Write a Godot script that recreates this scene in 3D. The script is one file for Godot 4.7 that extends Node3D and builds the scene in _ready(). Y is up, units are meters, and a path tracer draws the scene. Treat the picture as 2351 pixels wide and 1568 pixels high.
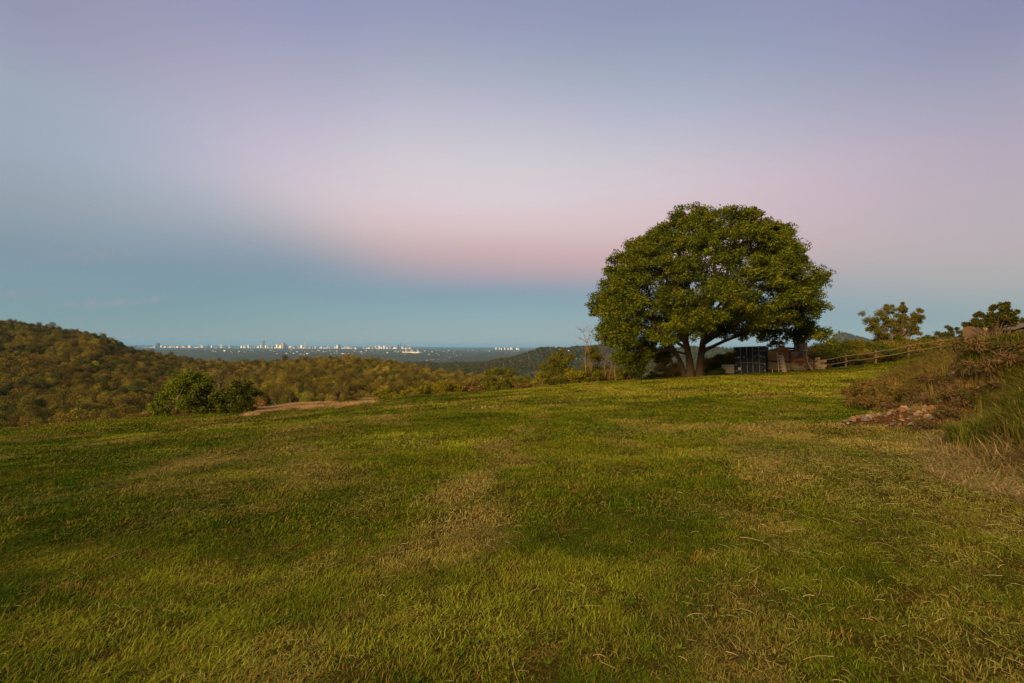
extends Node3D
# Dusk over a mown hilltop paddock: big shade tree, container and block stacks, wooded hill, coastal skyline.

const F := 1110.0            # focal length in the units of the measured picture (2350 x 1568)
const EYE := 1.6
var cam: Camera3D
var rng := RandomNumberGenerator.new()
var noise := FastNoiseLite.new()
var noise2 := FastNoiseLite.new()
var taken := {}
var M := {}

# ------------------------------------------------------------------ mesh collector
class MB:
	var v := PackedVector3Array()
	var n := PackedVector3Array()
	var c := PackedColorArray()
	var ix := PackedInt32Array()
	var smooth := false
	var col := Color(1, 1, 1)
	func _init(s := false) -> void:
		smooth = s
	func tri(a: Vector3, b: Vector3, d: Vector3) -> void:
		var k := v.size()
		v.append(a); v.append(b); v.append(d)
		c.append(col); c.append(col); c.append(col)
		ix.append(k); ix.append(k + 1); ix.append(k + 2)
	func quad(a: Vector3, b: Vector3, d: Vector3, e: Vector3) -> void:
		var k := v.size()
		v.append(a); v.append(b); v.append(d); v.append(e)
		c.append(col); c.append(col); c.append(col); c.append(col)
		ix.append(k); ix.append(k + 1); ix.append(k + 2)
		ix.append(k); ix.append(k + 2); ix.append(k + 3)
	# pointed leaf, folded along its midrib
	func leaf(p: Vector3, dir: Vector3, side: Vector3, ln: float, wd: float, fold: float) -> void:
		var up := side.cross(dir).normalized()
		var m := p + dir * ln * 0.45
		quad(p, m + side * wd * 0.5 + up * fold, p + dir * ln, m - side * wd * 0.5 + up * fold)
	func box(t: Transform3D, s: Vector3, bevel := 0.0) -> void:
		var h := s * 0.5
		if bevel <= 0.0:
			var p := []
			for k in 8:
				p.append(t * Vector3(h.x if k & 1 else -h.x, h.y if k & 2 else -h.y, h.z if k & 4 else -h.z))
			quad(p[0], p[2], p[3], p[1]); quad(p[4], p[5], p[7], p[6])
			quad(p[0], p[4], p[6], p[2]); quad(p[1], p[3], p[7], p[5])
			quad(p[2], p[6], p[7], p[3]); quad(p[0], p[1], p[5], p[4])
			return
		var b := bevel
		var q := {}
		for k in 8:
			var sg := Vector3(1.0 if k & 1 else -1.0, 1.0 if k & 2 else -1.0, 1.0 if k & 4 else -1.0)
			for a in 3:
				var w := Vector3(sg.x * (h.x - b), sg.y * (h.y - b), sg.z * (h.z - b))
				w[a] = sg[a] * h[a]
				q[k * 3 + a] = t * w
		for a in 3:
			var b1 := (a + 1) % 3
			var b2 := (a + 2) % 3
			for s1 in 2:
				var ks := []
				for cc in [[0, 0], [1, 0], [1, 1], [0, 1]]:
					ks.append((s1 << a) | (cc[0] << b1) | (cc[1] << b2))
				if s1 == 1:
					ks.reverse()
				quad(q[ks[0] * 3 + a], q[ks[1] * 3 + a], q[ks[2] * 3 + a], q[ks[3] * 3 + a])
				# bevel strips along axis a between faces b1 and b2
				for s2 in 2:
					var lo := (s1 << b1) | (s2 << b2)
					var hi := lo | (1 << a)
					quad(q[lo * 3 + b1], q[hi * 3 + b1], q[hi * 3 + b2], q[lo * 3 + b2])
		for k in 8:
			tri(q[k * 3], q[k * 3 + 1], q[k * 3 + 2])
	func tube(pts: Array, rad: Array, sides := 7, caps := true) -> void:
		var base := v.size()
		var m := pts.size()
		var ref := Vector3(0.31, 0.2, 0.93)
		for i in m:
			var dir: Vector3 = (pts[mini(i + 1, m - 1)] - pts[maxi(i - 1, 0)]).normalized()
			var a := dir.cross(ref).normalized()
			if a.length() < 0.1:
				a = dir.cross(Vector3.RIGHT).normalized()
			var b := dir.cross(a)
			for k in sides:
				var th := TAU * k / sides
				var nn := a * cos(th) + b * sin(th)
				v.append(pts[i] + nn * float(rad[i]))
				n.append(nn)
				c.append(col)
		for i in m - 1:
			for k in sides:
				var p0 := base + i * sides + k
				var p1 := base + i * sides + (k + 1) % sides
				ix.append_array([p0, p0 + sides, p1, p1, p0 + sides, p1 + sides])
		if caps:
			for e in [0, m - 1]:
				var k0 := v.size()
				v.append(pts[e]); n.append((pts[e] - pts[1 if e == 0 else m - 2]).normalized()); c.append(col)
				for k in sides:
					var p0 := base + int(e) * sides + k
					var p1 := base + int(e) * sides + (k + 1) % sides
					ix.append_array([k0, p0, p1])
	func mesh() -> ArrayMesh:
		var a := []
		a.resize(Mesh.ARRAY_MAX)
		a[Mesh.ARRAY_VERTEX] = v
		a[Mesh.ARRAY_COLOR] = c
		a[Mesh.ARRAY_INDEX] = ix
		if smooth and n.size() == v.size():
			a[Mesh.ARRAY_NORMAL] = n
		var am := ArrayMesh.new()
		am.add_surface_from_arrays(Mesh.PRIMITIVE_TRIANGLES, a)
		return am

# ------------------------------------------------------------------ node helpers
func numbered(called: String) -> String:
	var k: int = taken.get(called, 0)
	taken[called] = k + 1
	return called if k == 0 else "%s_%03d" % [called, k]

func tag(o: Node, label: String, category := "", group := "", kind := "") -> Node:
	if label: o.set_meta("label", label)
	if category: o.set_meta("category", category)
	if group: o.set_meta("group", group)
	if kind: o.set_meta("kind", kind)
	return o

func thing(called: String, label: String, category: String, at: Vector3, group := "", turn := 0.0) -> Node3D:
	var o := Node3D.new()
	o.name = numbered(called)
	add_child(o)
	o.position = at
	o.rotation.y = turn
	tag(o, label, category, group)
	return o

func part(parent: Node, called: String, m: Mesh, mat: Material, at := Vector3.ZERO) -> MeshInstance3D:
	var o := MeshInstance3D.new()
	o.name = called if parent != self else numbered(called)
	o.mesh = m
	o.material_override = mat
	parent.add_child(o, true)
	o.position = at
	return o

func copy_of(o: Node3D, called: String, at: Vector3, turn: float, size := 1.0) -> Node3D:
	var r: Node3D = o.duplicate()
	r.name = numbered(called)
	add_child(r)
	r.transform = Transform3D(Basis(Vector3.UP, turn).scaled(Vector3.ONE * size), at)
	return r

func lin(r: float, g: float, b: float) -> Color:
	return Color(r, g, b).linear_to_srgb()

func mat(c: Color, rough := 0.8, vc := false, metal := 0.0) -> StandardMaterial3D:
	var m := StandardMaterial3D.new()
	m.albedo_color = c
	m.roughness = rough
	m.metallic = metal
	m.metallic_specular = 0.35
	m.vertex_color_use_as_albedo = vc
	m.cull_mode = BaseMaterial3D.CULL_DISABLED
	return m

func leafmat(back: Color) -> StandardMaterial3D:
	var m := mat(Color.WHITE, 0.62, true)
	m.backlight_enabled = true
	m.backlight = back
	m.metallic_specular = 0.12
	m.roughness = 0.75
	return m

func pix(u: float, v: float, depth: float) -> Vector3:
	var r := cam.transform.basis * Vector3((u - 1175.0) / F, -(v - 784.0) / F, -1.0)
	return Vector3(0, EYE, 0) + r * (depth / -r.z)

func straight(t: Array, x: float) -> float:
	for i in range(1, t.size()):
		if x <= t[i][0]:
			return lerpf(t[i - 1][1], t[i][1], (x - t[i - 1][0]) / (t[i][0] - t[i - 1][0]))
	return t[-1][1]

func table(t: Array, x: float) -> float:
	if x <= t[0][0]: return t[0][1]
	for i in range(1, t.size()):
		if x <= t[i][0]:
			var f: float = (x - t[i - 1][0]) / (t[i][0] - t[i - 1][0])
			f = f * f * (3.0 - 2.0 * f)
			return lerpf(t[i - 1][1], t[i][1], f)
	return t[-1][1]

# ------------------------------------------------------------------ sky
const SKY := [
	[-46.0, [[0, 140, 160, 162], [3.2, 125, 154, 160], [5.6, 118, 146, 158], [7.4, 127, 149, 163], [9.2, 139, 155, 168], [11.9, 148, 161, 173], [16.3, 153, 169, 185], [20.5, 155, 167, 182], [23.5, 152, 157, 180], [26.4, 145, 148, 175]]],
	[-37.0, [[0, 145, 162, 163], [1.9, 136, 160, 163], [4.3, 125, 155, 163], [6.7, 123, 150, 166], [9.0, 140, 156, 171], [12.4, 159, 169, 180], [16.1, 172, 178, 195], [21.0, 170, 176, 194], [25.5, 164, 162, 185], [29.6, 153, 153, 180]]],
	[-32.0, [[0, 148, 164, 165], [2.0, 138, 162, 165], [4.1, 126, 155, 166], [7.6, 128, 151, 167], [10.1, 146, 160, 175], [12.7, 164, 172, 186], [16.8, 184, 183, 200], [20.5, 183, 180, 202], [25.5, 171, 168, 192], [31.0, 149, 151, 183]]],
	[-27.0, [[0, 150, 166, 166], [3.0, 138, 165, 168], [5.6, 128, 157, 168], [8.3, 131, 151, 169], [10.9, 153, 161, 173], [13.5, 181, 179, 187], [16.3, 203, 191, 201], [19.0, 203, 191, 208], [23.2, 188, 182, 201], [28.1, 168, 168, 191], [32.5, 151, 155, 186]]],
	[-20.4, [[0, 154, 169, 168], [3.2, 140, 166, 171], [5.7, 129, 157, 170], [8.3, 136, 157, 172], [10.3, 166, 167, 176], [12.5, 198, 183, 189], [15.0, 212, 197, 203], [18.0, 209, 197, 208], [22.5, 193, 187, 206], [28.0, 167, 168, 193], [33.0, 149, 152, 186]]],
	[-14.3, [[0, 158, 172, 170], [3.5, 142, 168, 174], [5.8, 130, 158, 172], [8.1, 163, 161, 173], [10.3, 193, 171, 174], [13.4, 215, 191, 193], [16.5, 219, 203, 209], [20.5, 211, 204, 210], [24.9, 194, 190, 206], [30.1, 168, 172, 191], [34.7, 151, 155, 185]]],
	[0.0, [[0, 160, 174, 172], [3.7, 144, 172, 178], [6.3, 132, 158, 173], [8.2, 175, 163, 175], [10.6, 201, 173, 175], [13.8, 217, 195, 198], [17.0, 219, 207, 213], [21.1, 209, 204, 211], [25.7, 189, 188, 205], [30.9, 162, 169, 190], [35.6, 148, 153, 184]]],
	[19.0, [[0, 160, 175, 174], [5.7, 138, 162, 174], [7.3, 165, 162, 172], [9.4, 203, 171, 173], [13.1, 215, 191, 195], [17.5, 213, 197, 205], [20.1, 204, 196, 206], [24.4, 182, 184, 203], [29.5, 156, 167, 188], [34.1, 143, 150, 181]]],
	[35.7, [[0, 160, 178, 176], [3.0, 140, 166, 174], [5.2, 158, 170, 175], [7.3, 178, 174, 176], [10.0, 193, 179, 183], [13.9, 198, 181, 191], [17.4, 195, 181, 196], [21.3, 176, 172, 191], [25.9, 155, 160, 184], [30.2, 145, 147, 181]]],
	[46.0, [[0, 160, 174, 170], [2.5, 146, 166, 168], [4.4, 165, 170, 170], [6.3, 180, 174, 174], [8.6, 185, 175, 179], [13.1, 183, 173, 185], [17.4, 175, 166, 185], [21.5, 157, 159, 181], [26.4, 137, 139, 172]]],
]

func sky_at(az: float, el: float) -> Color:
	var i := 0
	while i < SKY.size() - 2 and az > SKY[i + 1][0]:
		i += 1
	var f := clampf((az - SKY[i][0]) / (SKY[i + 1][0] - SKY[i][0]), 0.0, 1.0)
	var out: Array[Color] = []
	for k in [i, i + 1]:
		var rows: Array = SKY[k][1]
		var j := 0
		while j < rows.size() - 2 and el > rows[j + 1][0]:
			j += 1
		var a: Array = rows[j]
		var b: Array = rows[j + 1]
		var g := clampf((el - a[0]) / (b[0] - a[0]), 0.0, 1.0)
		out.append(Color(lerpf(a[1], b[1], g) / 255.0, lerpf(a[2], b[2], g) / 255.0, lerpf(a[3], b[3], g) / 255.0).srgb_to_linear())
	var c := out[0].lerp(out[1], f)
	if el > 26.0:   # on to the zenith, a little deeper
		c = c.lerp(Color(0.22, 0.25, 0.43), clampf((el - 30.0) / 60.0, 0.0, 1.0))
	return c

# the measured columns laid out on a grid and smoothed, so that no column shows
func sky_grid() -> Array:
	var cols := 141
	var rows := 181
	var a := []
	for i in cols:
		var r := PackedColorArray()
		for j in rows:
			r.append(sky_at(clampf(i - 70.0, -46.0, 46.0), j * 0.5))
		a.append(r)
	for pass_ in 2:
		var b := []
		for i in cols:
			var r := PackedColorArray()
			for j in rows:
				var c := Color(0, 0, 0)
				for k in range(-4, 5):
					c += a[clampi(i + k, 0, cols - 1)][j]
				r.append(c / 9.0)
			b.append(r)
		for i in cols:
			for j in rows:
				var c := Color(0, 0, 0)
				for k in range(-1, 2):
					c += b[i][clampi(j + k, 0, rows - 1)]
				a[i][j] = c / 3.0
	return a

func make_sky() -> Sky:
	var grid := sky_grid()
	var w := 1440
	var h := 720
	var raw := PackedFloat32Array()
	raw.resize(w * h * 3)
	var cl := FastNoiseLite.new()
	cl.seed = 4
	cl.frequency = 0.22
	# wisps: azimuth, elevation, half width, half height, strength
	var wisps := [[-41.5, 7.8, 2.6, 0.35, 0.5], [-40.2, 3.65, 3.0, 0.22, 0.8], [-36.5, 4.3, 1.0, 0.2, 0.6], [-45.7, 4.0, 1.7, 0.25, 0.5]]
	for y in h:
		var el := 90.0 - (y + 0.5) * 180.0 / h
		for x in w:
			# column 0 looks along -Z
			var az := wrapf((x + 0.5) * 360.0 / w, -180.0, 180.0)
			var a2 := az
			if absf(az) > 46.0:   # behind the camera the two sides meet
				var t := clampf((absf(az) - 46.0) / 134.0, 0.0, 1.0)
				a2 = lerpf(46.0, 30.0, t) if az > 0 else lerpf(-46.0, 30.0, t)
			var gi := clampf(a2 + 70.0, 0.0, 139.9)
			var gj := clampf(maxf(el, 0.0) * 2.0, 0.0, 179.9)
			var i0 := int(gi)
			var j0 := int(gj)
			var c: Color = grid[i0][j0].lerp(grid[i0 + 1][j0], gi - i0).lerp(grid[i0][j0 + 1].lerp(grid[i0 + 1][j0 + 1], gi - i0), gj - j0)
			for k in wisps:
				var dx: float = (az - k[0]) / k[2]
				var dy: float = (el - k[1] - 0.12 * (az - k[0])) / k[3]
				var q := dx * dx + dy * dy
				if q < 6.0:
					var s: float = exp(-q) * k[4] * clampf(0.5 + cl.get_noise_2d(az * 4.0, el * 14.0) * 1.4, 0.0, 1.0)
					c = c.lerp(Color(0.42, 0.36, 0.38), s)
			var o := (y * w + x) * 3
			raw[o] = c.r; raw[o + 1] = c.g; raw[o + 2] = c.b
	var im := Image.create_from_data(w, h, false, Image.FORMAT_RGBF, raw.to_byte_array())
	var pm := PanoramaSkyMaterial.new()
	pm.panorama = ImageTexture.create_from_image(im)
	var s := Sky.new()
	s.sky_material = pm
	return s

# ------------------------------------------------------------------ the lie of the land
const CREST := [[-300, 20.0], [0, 22.0], [400, 28.0], [560, 30.0], [700, 34.0], [900, 36.0], [1100, 37.0], [1400, 40.0], [1600, 43.0], [1800, 47.0], [1900, 52.0], [2050, 70.0], [2350, 90.0]]
const STEEP := [[0, 0.36], [900, 0.34], [1300, 0.26], [1600, 0.14], [1900, 0.05], [2100, 0.0]]
const LAWN_PIX := [[0, 990, 22.0], [200, 981, 25.0], [400, 967, 28.0], [560, 963, 30.0], [700, 932, 34.0], [900, 916, 36.0], [1100, 903, 37.0], [1400, 880, 40.0], [1600, 863, 41.0], [1730, 857, 42.0], [1660, 861, 42.0], [1900, 850, 44.0], [2050, 838, 45.0], [2160, 803, 43.0]]
const FOOT := [[0.0, 6.4], [5.7, 6.1], [10.0, 8.9], [15.0, 12.2], [20.0, 15.2], [30.0, 24.5], [42.0, 34.5], [60.0, 50.0], [120.0, 95.0]]
var ctrl := []
var heap_a := Vector2(7.3, 10.1)
var heap_b := Vector2(11.2, 11.6)

func heap_weight(x: float, d: float) -> float:
	var p := Vector2(x, d)
	var ab := heap_b - heap_a
	var t := clampf((p - heap_a).dot(ab) / ab.length_squared(), 0.0, 1.0)
	var q := (p - (heap_a + ab * t)).length()
	return exp(-q * q / 0.8) * (0.10 + 0.55 * t) * (1.0 + 0.55 * noise.get_noise_2d(x * 70.0, d * 70.0))

func land(x: float, d: float) -> float:
	var dd := maxf(d, 0.5)
	var u := 1175.0 + F * x / dd
	var dc := table(CREST, u)
	var s := 0.0
	var x1 := x
	var d1 := d
	if d > dc:
		s = d - dc
		x1 = x * dc / d
		d1 = dc
	var y := 0.045 * (x1 - d1) * clampf(d1 / 4.0, 0.0, 1.0)
	var sw := 0.25
	var sr := 0.0
	for k in ctrl:
		var q: float = (Vector2(x1, d1) - k[0]).length_squared()
		var w := exp(-q / 60.0)
		sw += w
		sr += w * k[1]
	y += sr / sw
	if s > 0.0:
		y -= table(STEEP, u) * (s - 5.0 * (1.0 - exp(-s / 5.0)))
	# bank on the right
	var b := (x - table(FOOT, d)) * 0.8
	if b > 0.0:
		var k := lerpf(0.80, 0.22, clampf((d - 12.5) / 22.0, 0.0, 1.0))
		y += k * b / (1.0 + b / 9.0) * (1.0 - exp(-b * 1.6))
		y += 0.22 * noise.get_noise_2d(x * 12.0, d * 12.0) * clampf(b, 0.0, 1.0)
	y += heap_weight(x, d)
	y += 0.13 * noise.get_noise_2d(x * 11.0 + 50.0, d * 11.0) * clampf((d - 1.0) / 5.0, 0.0, 1.0)
	return y

func on_land(x: float, d: float) -> Vector3:
	return Vector3(x, land(x, d), -d)

func at_u(u: float, d: float) -> Vector3:
	return on_land((u - 1175.0) / F * d, d)

const RIDGE_V := [[-200, 722], [0, 733], [100, 745], [160, 756], [230, 766], [300, 796], [350, 806], [400, 817], [480, 826], [560, 827], [640, 824], [720, 820], [800, 816], [900, 829], [1000, 846], [1060, 857], [1150, 866], [1300, 872]]
const RIDGE_D := [[-200, 760.0], [0, 740.0], [300, 740.0], [350, 760.0], [560, 860.0], [800, 820.0], [1000, 760.0], [1150, 760.0], [1300, 760.0]]
const LAWN_V := [[-200, 992], [0, 988], [400, 963], [560, 955], [620, 935], [700, 920], [900, 912], [1100, 900], [1300, 885]]
const NEAR_D := [[-200, 200.0], [0, 215.0], [400, 260.0], [600, 330.0], [900, 350.0], [1300, 380.0]]

func hillside(u: float, d: float) -> float:
	var vh := 794.3 + (u - 1175.0) * 0.0064
	var dr := table(RIDGE_D, u)
	var dn := table(NEAR_D, u)
	var yr := EYE - dr * (straight(RIDGE_V, u) - vh) / F - 10.5
	var yn := EYE - dn * (table(LAWN_V, u) - vh) / F - table([[450, 10.0], [600, 1.5], [900, 1.5], [1100, 8.0]], u)
	var t := (d - dn) / (dr - dn)
	var y: float
	if t < 0.0:
		y = yn - (dn - d) * 0.10
	elif t <= 1.0:
		var e := t * t * (3.0 - 2.0 * t)
		y = lerpf(yn, yr, lerpf(t, e, 0.5))
		y += sin(t * PI) * 7.0 * noise.get_noise_2d(u * 0.9, d * 0.55)
	else:
		y = yr - (d - dr) * 0.16 - 20.0 * (1.0 - exp(-(d - dr) / 120.0))
	return y

func bump(u: float, d: float, u0: float, d0: float, su: float, sd: float, a: float) -> float:
	var p := (u - u0) / su
	var q := (d - d0) / sd
	return a * exp(-p * p - q * q)

func plain(u: float, d: float) -> float:
	var y := table([[300, -75.0], [800, -95.0], [1600, -112.0], [3000, -128.0], [6000, -142.0], [12000, -148.0], [19000, -150.0], [26000, -150.5]], d)
	y += bump(u, d, 1250, 3000, 62, 520, 62.0) + bump(u, d, 1190, 3000, 90, 600, 34.0) + bump(u, d, 1370, 3200, 110, 620, 96.0) + bump(u, d, 1520, 3400, 160, 700, 90.0) + bump(u, d, 1720, 3600, 160, 700, 96.0)
	y += bump(u, d, 1925, 4200, 48, 700, 190.0) + bump(u, d, 1990, 4300, 60, 700, 128.0) + bump(u, d, 2100, 4300, 130, 700, 128.0)
	y += bump(u, d, 1560, 9000, 300, 900, 96.0)
	y += bump(u, d, 450, 9000, 110, 1200, 42.0) + bump(u, d, 700, 6500, 160, 800, 26.0) + bump(u, d, 1330, 14000, 40, 500, 60.0)
	var r := clampf((d - 400.0) / 2500.0, 0.0, 1.0)
	y += r * (1.0 - clampf((d - 15000.0) / 4000.0, 0.0, 1.0)) * 14.0 * noise.get_noise_2d(u * 1.3, d * 0.045)
	return y

# ------------------------------------------------------------------ ground sheets
func sheet(called: String, us: PackedFloat32Array, ds: PackedFloat32Array, height: Callable, tint: Callable, m: Material, label: String, polar := true) -> MeshInstance3D:
	var mb := MB.new(true)
	var w := us.size()
	for d in ds:
		for u in us:
			var x := (u - 1175.0) / F * d if polar else d * sin(u)
			var dd := d if polar else d * cos(u)
			mb.v.append(Vector3(x, height.call(u, d) if polar else height.call(x, dd), -dd))
			mb.c.append(tint.call(u, d) if polar else tint.call(x, dd))
	for j in ds.size() - 1:
		for i in w - 1:
			var a := j * w + i
			mb.ix.append_array([a, a + w, a + 1, a + 1, a + w, a + w + 1])
	mb.n.resize(mb.v.size())
	for j in ds.size():
		for i in w:
			var a := mb.v[j * w + mini(i + 1, w - 1)] - mb.v[j * w + maxi(i - 1, 0)]
			var b := mb.v[mini(j + 1, ds.size() - 1) * w + i] - mb.v[maxi(j - 1, 0) * w + i]
			var nn := a.cross(b).normalized()
			mb.n[j * w + i] = nn if nn.y > 0 else -nn
	var o := part(self, called, mb.mesh(), m)
	tag(o, label, "", "", "structure")
	return o

func spread(a: float, b: float, k: int, power := 1.0) -> PackedFloat32Array:
	var r := PackedFloat32Array()
	for i in k:
		r.append(a + (b - a) * pow(float(i) / (k - 1), power))
	return r

func zone(x: float, d: float, x0: float, d0: float, sx: float, sd: float) -> float:
	var a := (x - x0) / sx
	var b := (d - d0) / sd
	return exp(-a * a - b * b)

# how dry (0 green .. 1 straw) and how lush the turf is at a place
func dryness(x: float, d: float) -> float:
	var f := 0.32 + 0.50 * noise.get_noise_2d(x * 42.0, d * 42.0) + 0.65 * noise2.get_noise_2d(x * 7.0, d * 5.0)
	# swaths of cuttings left by the mower, running up to the tree
	var mid := table([[2.0, -1.2], [4.4, -0.55], [9.5, -0.2], [22.0, 2.6], [36.0, 6.5]], d)
	var ragged := 0.6 + 1.6 * noise.get_noise_2d(x * 75.0 + 9.0, d * 40.0)
	f += 0.42 * ragged * exp(-pow((x - mid) / (0.35 + d * 0.04), 2.0))
	var mid2 := table([[2.0, 0.9], [4.5, 2.2], [8.0, 4.6], [16.0, 9.0], [30.0, 17.0]], d)
	f += 0.42 * ragged * exp(-pow((x - mid2) / (0.45 + d * 0.05), 2.0))
	f += 0.45 * ragged * zone(x, d, -1.3, 2.5, 0.9, 0.55) + 0.35 * zone(x, d, 3.6, 4.4, 1.6, 1.5) + 0.5 * zone(x, d, 5.6, 6.6, 1.6, 1.8)
	f += 0.25 * zone(x, d, 0.4, 3.3, 0.5, 0.6) + 0.3 * zone(x, d, 4.0, 7.0, 1.0, 0.9) + 0.3 * zone(x, d, 8.0, 13.0, 2.4, 1.4)
	# wheel tracks pressed into the green beside the swaths
	for k in [-0.95, 0.95]:
		f -= 0.35 * exp(-pow((x - mid - k * (0.6 + d * 0.05)) / (0.14 + d * 0.012), 2.0))
		f -= 0.30 * exp(-pow((x - mid2 - k * (0.6 + d * 0.05)) / (0.14 + d * 0.012), 2.0))
	f -= 0.35 * zone(x, d, -3.0, 4.6, 1.6, 1.3) + 0.25 * zone(x, d, 0.55, 2.6, 0.7, 0.4) + 0.25 * zone(x, d, 1.1, 5.0, 0.5, 1.5)
	# dry strip on the lip beyond the lawn, also the mask of its painted glow
	var u := 1175.0 + F * x / maxf(d, 0.5)
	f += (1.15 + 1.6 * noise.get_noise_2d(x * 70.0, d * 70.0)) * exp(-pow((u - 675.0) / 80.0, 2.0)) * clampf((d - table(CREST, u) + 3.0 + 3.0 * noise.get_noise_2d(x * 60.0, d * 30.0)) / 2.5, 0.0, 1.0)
	return clampf(f, 0.0, 1.0)

func turf_color(x: float, d: float) -> Color:
	var f := dryness(x, d)
	var g := 0.5 + 0.75 * noise2.get_noise_2d(x * 3.4 + 300.0, d * 3.4)
	g = clampf(g + 0.6 * noise.get_noise_2d(x * 90.0, d * 90.0), 0.0, 1.0)
	var c := Color(0.026, 0.052, 0.003).lerp(Color(0.110, 0.134, 0.007), g)
	c = c.lerp(Color(0.200, 0.155, 0.045), smoothstep(0.25, 0.95, f))
	# lusher kikuyu in patches all over the paddock
	c = c.lerp(Color(0.030, 0.062, 0.004), smoothstep(0.05, 0.5, noise2.get_noise_2d(x * 9.0 + 500.0, d * 9.0)) * 0.6)
	# ragged yellower grass; on the flat by the tree the evening glow is painted in
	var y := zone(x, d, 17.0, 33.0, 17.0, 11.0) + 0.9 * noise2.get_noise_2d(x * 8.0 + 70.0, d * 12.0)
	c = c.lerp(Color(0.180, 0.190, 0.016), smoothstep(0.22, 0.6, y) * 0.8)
	return c

func bank_share(x: float, d: float) -> float:
	return clampf((x - table(FOOT, d)) * 0.8, 0.0, 1.0)

# ------------------------------------------------------------------ vegetation meshes
func blade(mb: MB, p: Vector3, dir: Vector3, ln: float, wd: float, bend: float) -> void:
	# three-segment blade that arches over towards dir
	var side := dir.cross(Vector3.UP).normalized() * wd * 0.5
	var flat := Vector3(dir.x, 0, dir.z).normalized()
	var a := p + dir * ln * 0.55
	var b := a + (dir + flat * bend + Vector3.DOWN * bend * 0.55).normalized() * ln * 0.45
	var k := mb.v.size()
	mb.v.append_array([p - side, p + side, a - side * 0.8, a + side * 0.8, b])
	for i in 5: mb.c.append(mb.col)
	mb.ix.append_array([k, k + 2, k + 1, k + 1, k + 2, k + 3, k + 2, k + 4, k + 3])

func tuft(nb: int, rad: float, lmin: float, lmax: float, wd: float, lean: float, bend: float, tints: Array) -> ArrayMesh:
	var mb := MB.new()
	for i in nb:
		var th := rng.randf() * TAU
		var r := rad * sqrt(rng.randf())
		var p := Vector3(cos(th) * r, -0.01, sin(th) * r)
		var ph := rng.randf() * TAU
		var dir := Vector3(cos(ph) * lean * rng.randf_range(0.4, 1.3), 1.0, sin(ph) * lean * rng.randf_range(0.4, 1.3)).normalized()
		var t: Color = tints[rng.randi() % tints.size()]
		mb.col = t * rng.randf_range(0.75, 1.25)
		blade(mb, p, dir, rng.randf_range(lmin, lmax), wd * rng.randf_range(0.7, 1.2), bend * rng.randf_range(0.3, 1.4))
	return mb.mesh()

func scatter(parent: Node, called: String, m: Mesh, material: Material, xf: Array, tints: Array, label: String) -> void:
	if xf.is_empty(): return
	var mm := MultiMesh.new()
	mm.transform_format = MultiMesh.TRANSFORM_3D
	mm.use_colors = true
	mm.mesh = m
	mm.instance_count = xf.size()
	for i in xf.size():
		mm.set_instance_transform(i, xf[i])
		mm.set_instance_color(i, tints[i])
	var o := MultiMeshInstance3D.new()
	o.name = numbered(called) if parent == self else called
	o.multimesh = mm
	o.material_override = material
	parent.add_child(o, true)
	tag(o, label, "", "", "stuff")

func rand_unit() -> Vector3:
	var z := rng.randf_range(-1.0, 1.0)
	var t := rng.randf() * TAU
	var r := sqrt(1.0 - z * z)
	return Vector3(r * cos(t), z, r * sin(t))

# leaves through a clump, thickest towards its outside
func foliage(mb: MB, at: Vector3, rad: Vector3, count: int, ln: float, wd: float, tints: Array, droop: float, inner := 0.35) -> void:
	var base: Color = tints[rng.randi() % tints.size()]
	base = base * rng.randf_range(0.82, 1.18)
	for i in count:
		var o := rand_unit()
		var r := lerpf(inner, 1.0, sqrt(rng.randf()))
		var p := at + o * rad * r
		var nn := (o + rand_unit() * 0.75).normalized()
		var dir := (nn.cross(rand_unit()).normalized() + o * 0.35 + Vector3.DOWN * droop).normalized()
		var side := dir.cross(nn).normalized()
		var c := base
		if rng.randf() < 0.35:
			c = tints[rng.randi() % tints.size()]
		mb.col = c * rng.randf_range(0.7, 1.3)
		var k := rng.randf_range(0.7, 1.25)
		mb.leaf(p, dir, side, ln * k, wd * k, wd * 0.18)

func bent(a: Vector3, b: Vector3, sag: float, k := 5) -> Array:
	var r := []
	var off := rand_unit() * a.distance_to(b) * 0.10
	for i in k:
		var t := float(i) / (k - 1)
		r.append(a.lerp(b, t) + off * sin(t * PI) + Vector3.UP * sag * sin(t * PI))
	return r

func taper(a: float, b: float, k := 5) -> Array:
	var r := []
	for i in k:
		r.append(lerpf(a, b, pow(float(i) / (k - 1), 0.8)))
	return r

const GUM := [Color(0.075, 0.080, 0.016), Color(0.100, 0.085, 0.018), Color(0.060, 0.070, 0.016), Color(0.120, 0.095, 0.022)]

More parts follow.
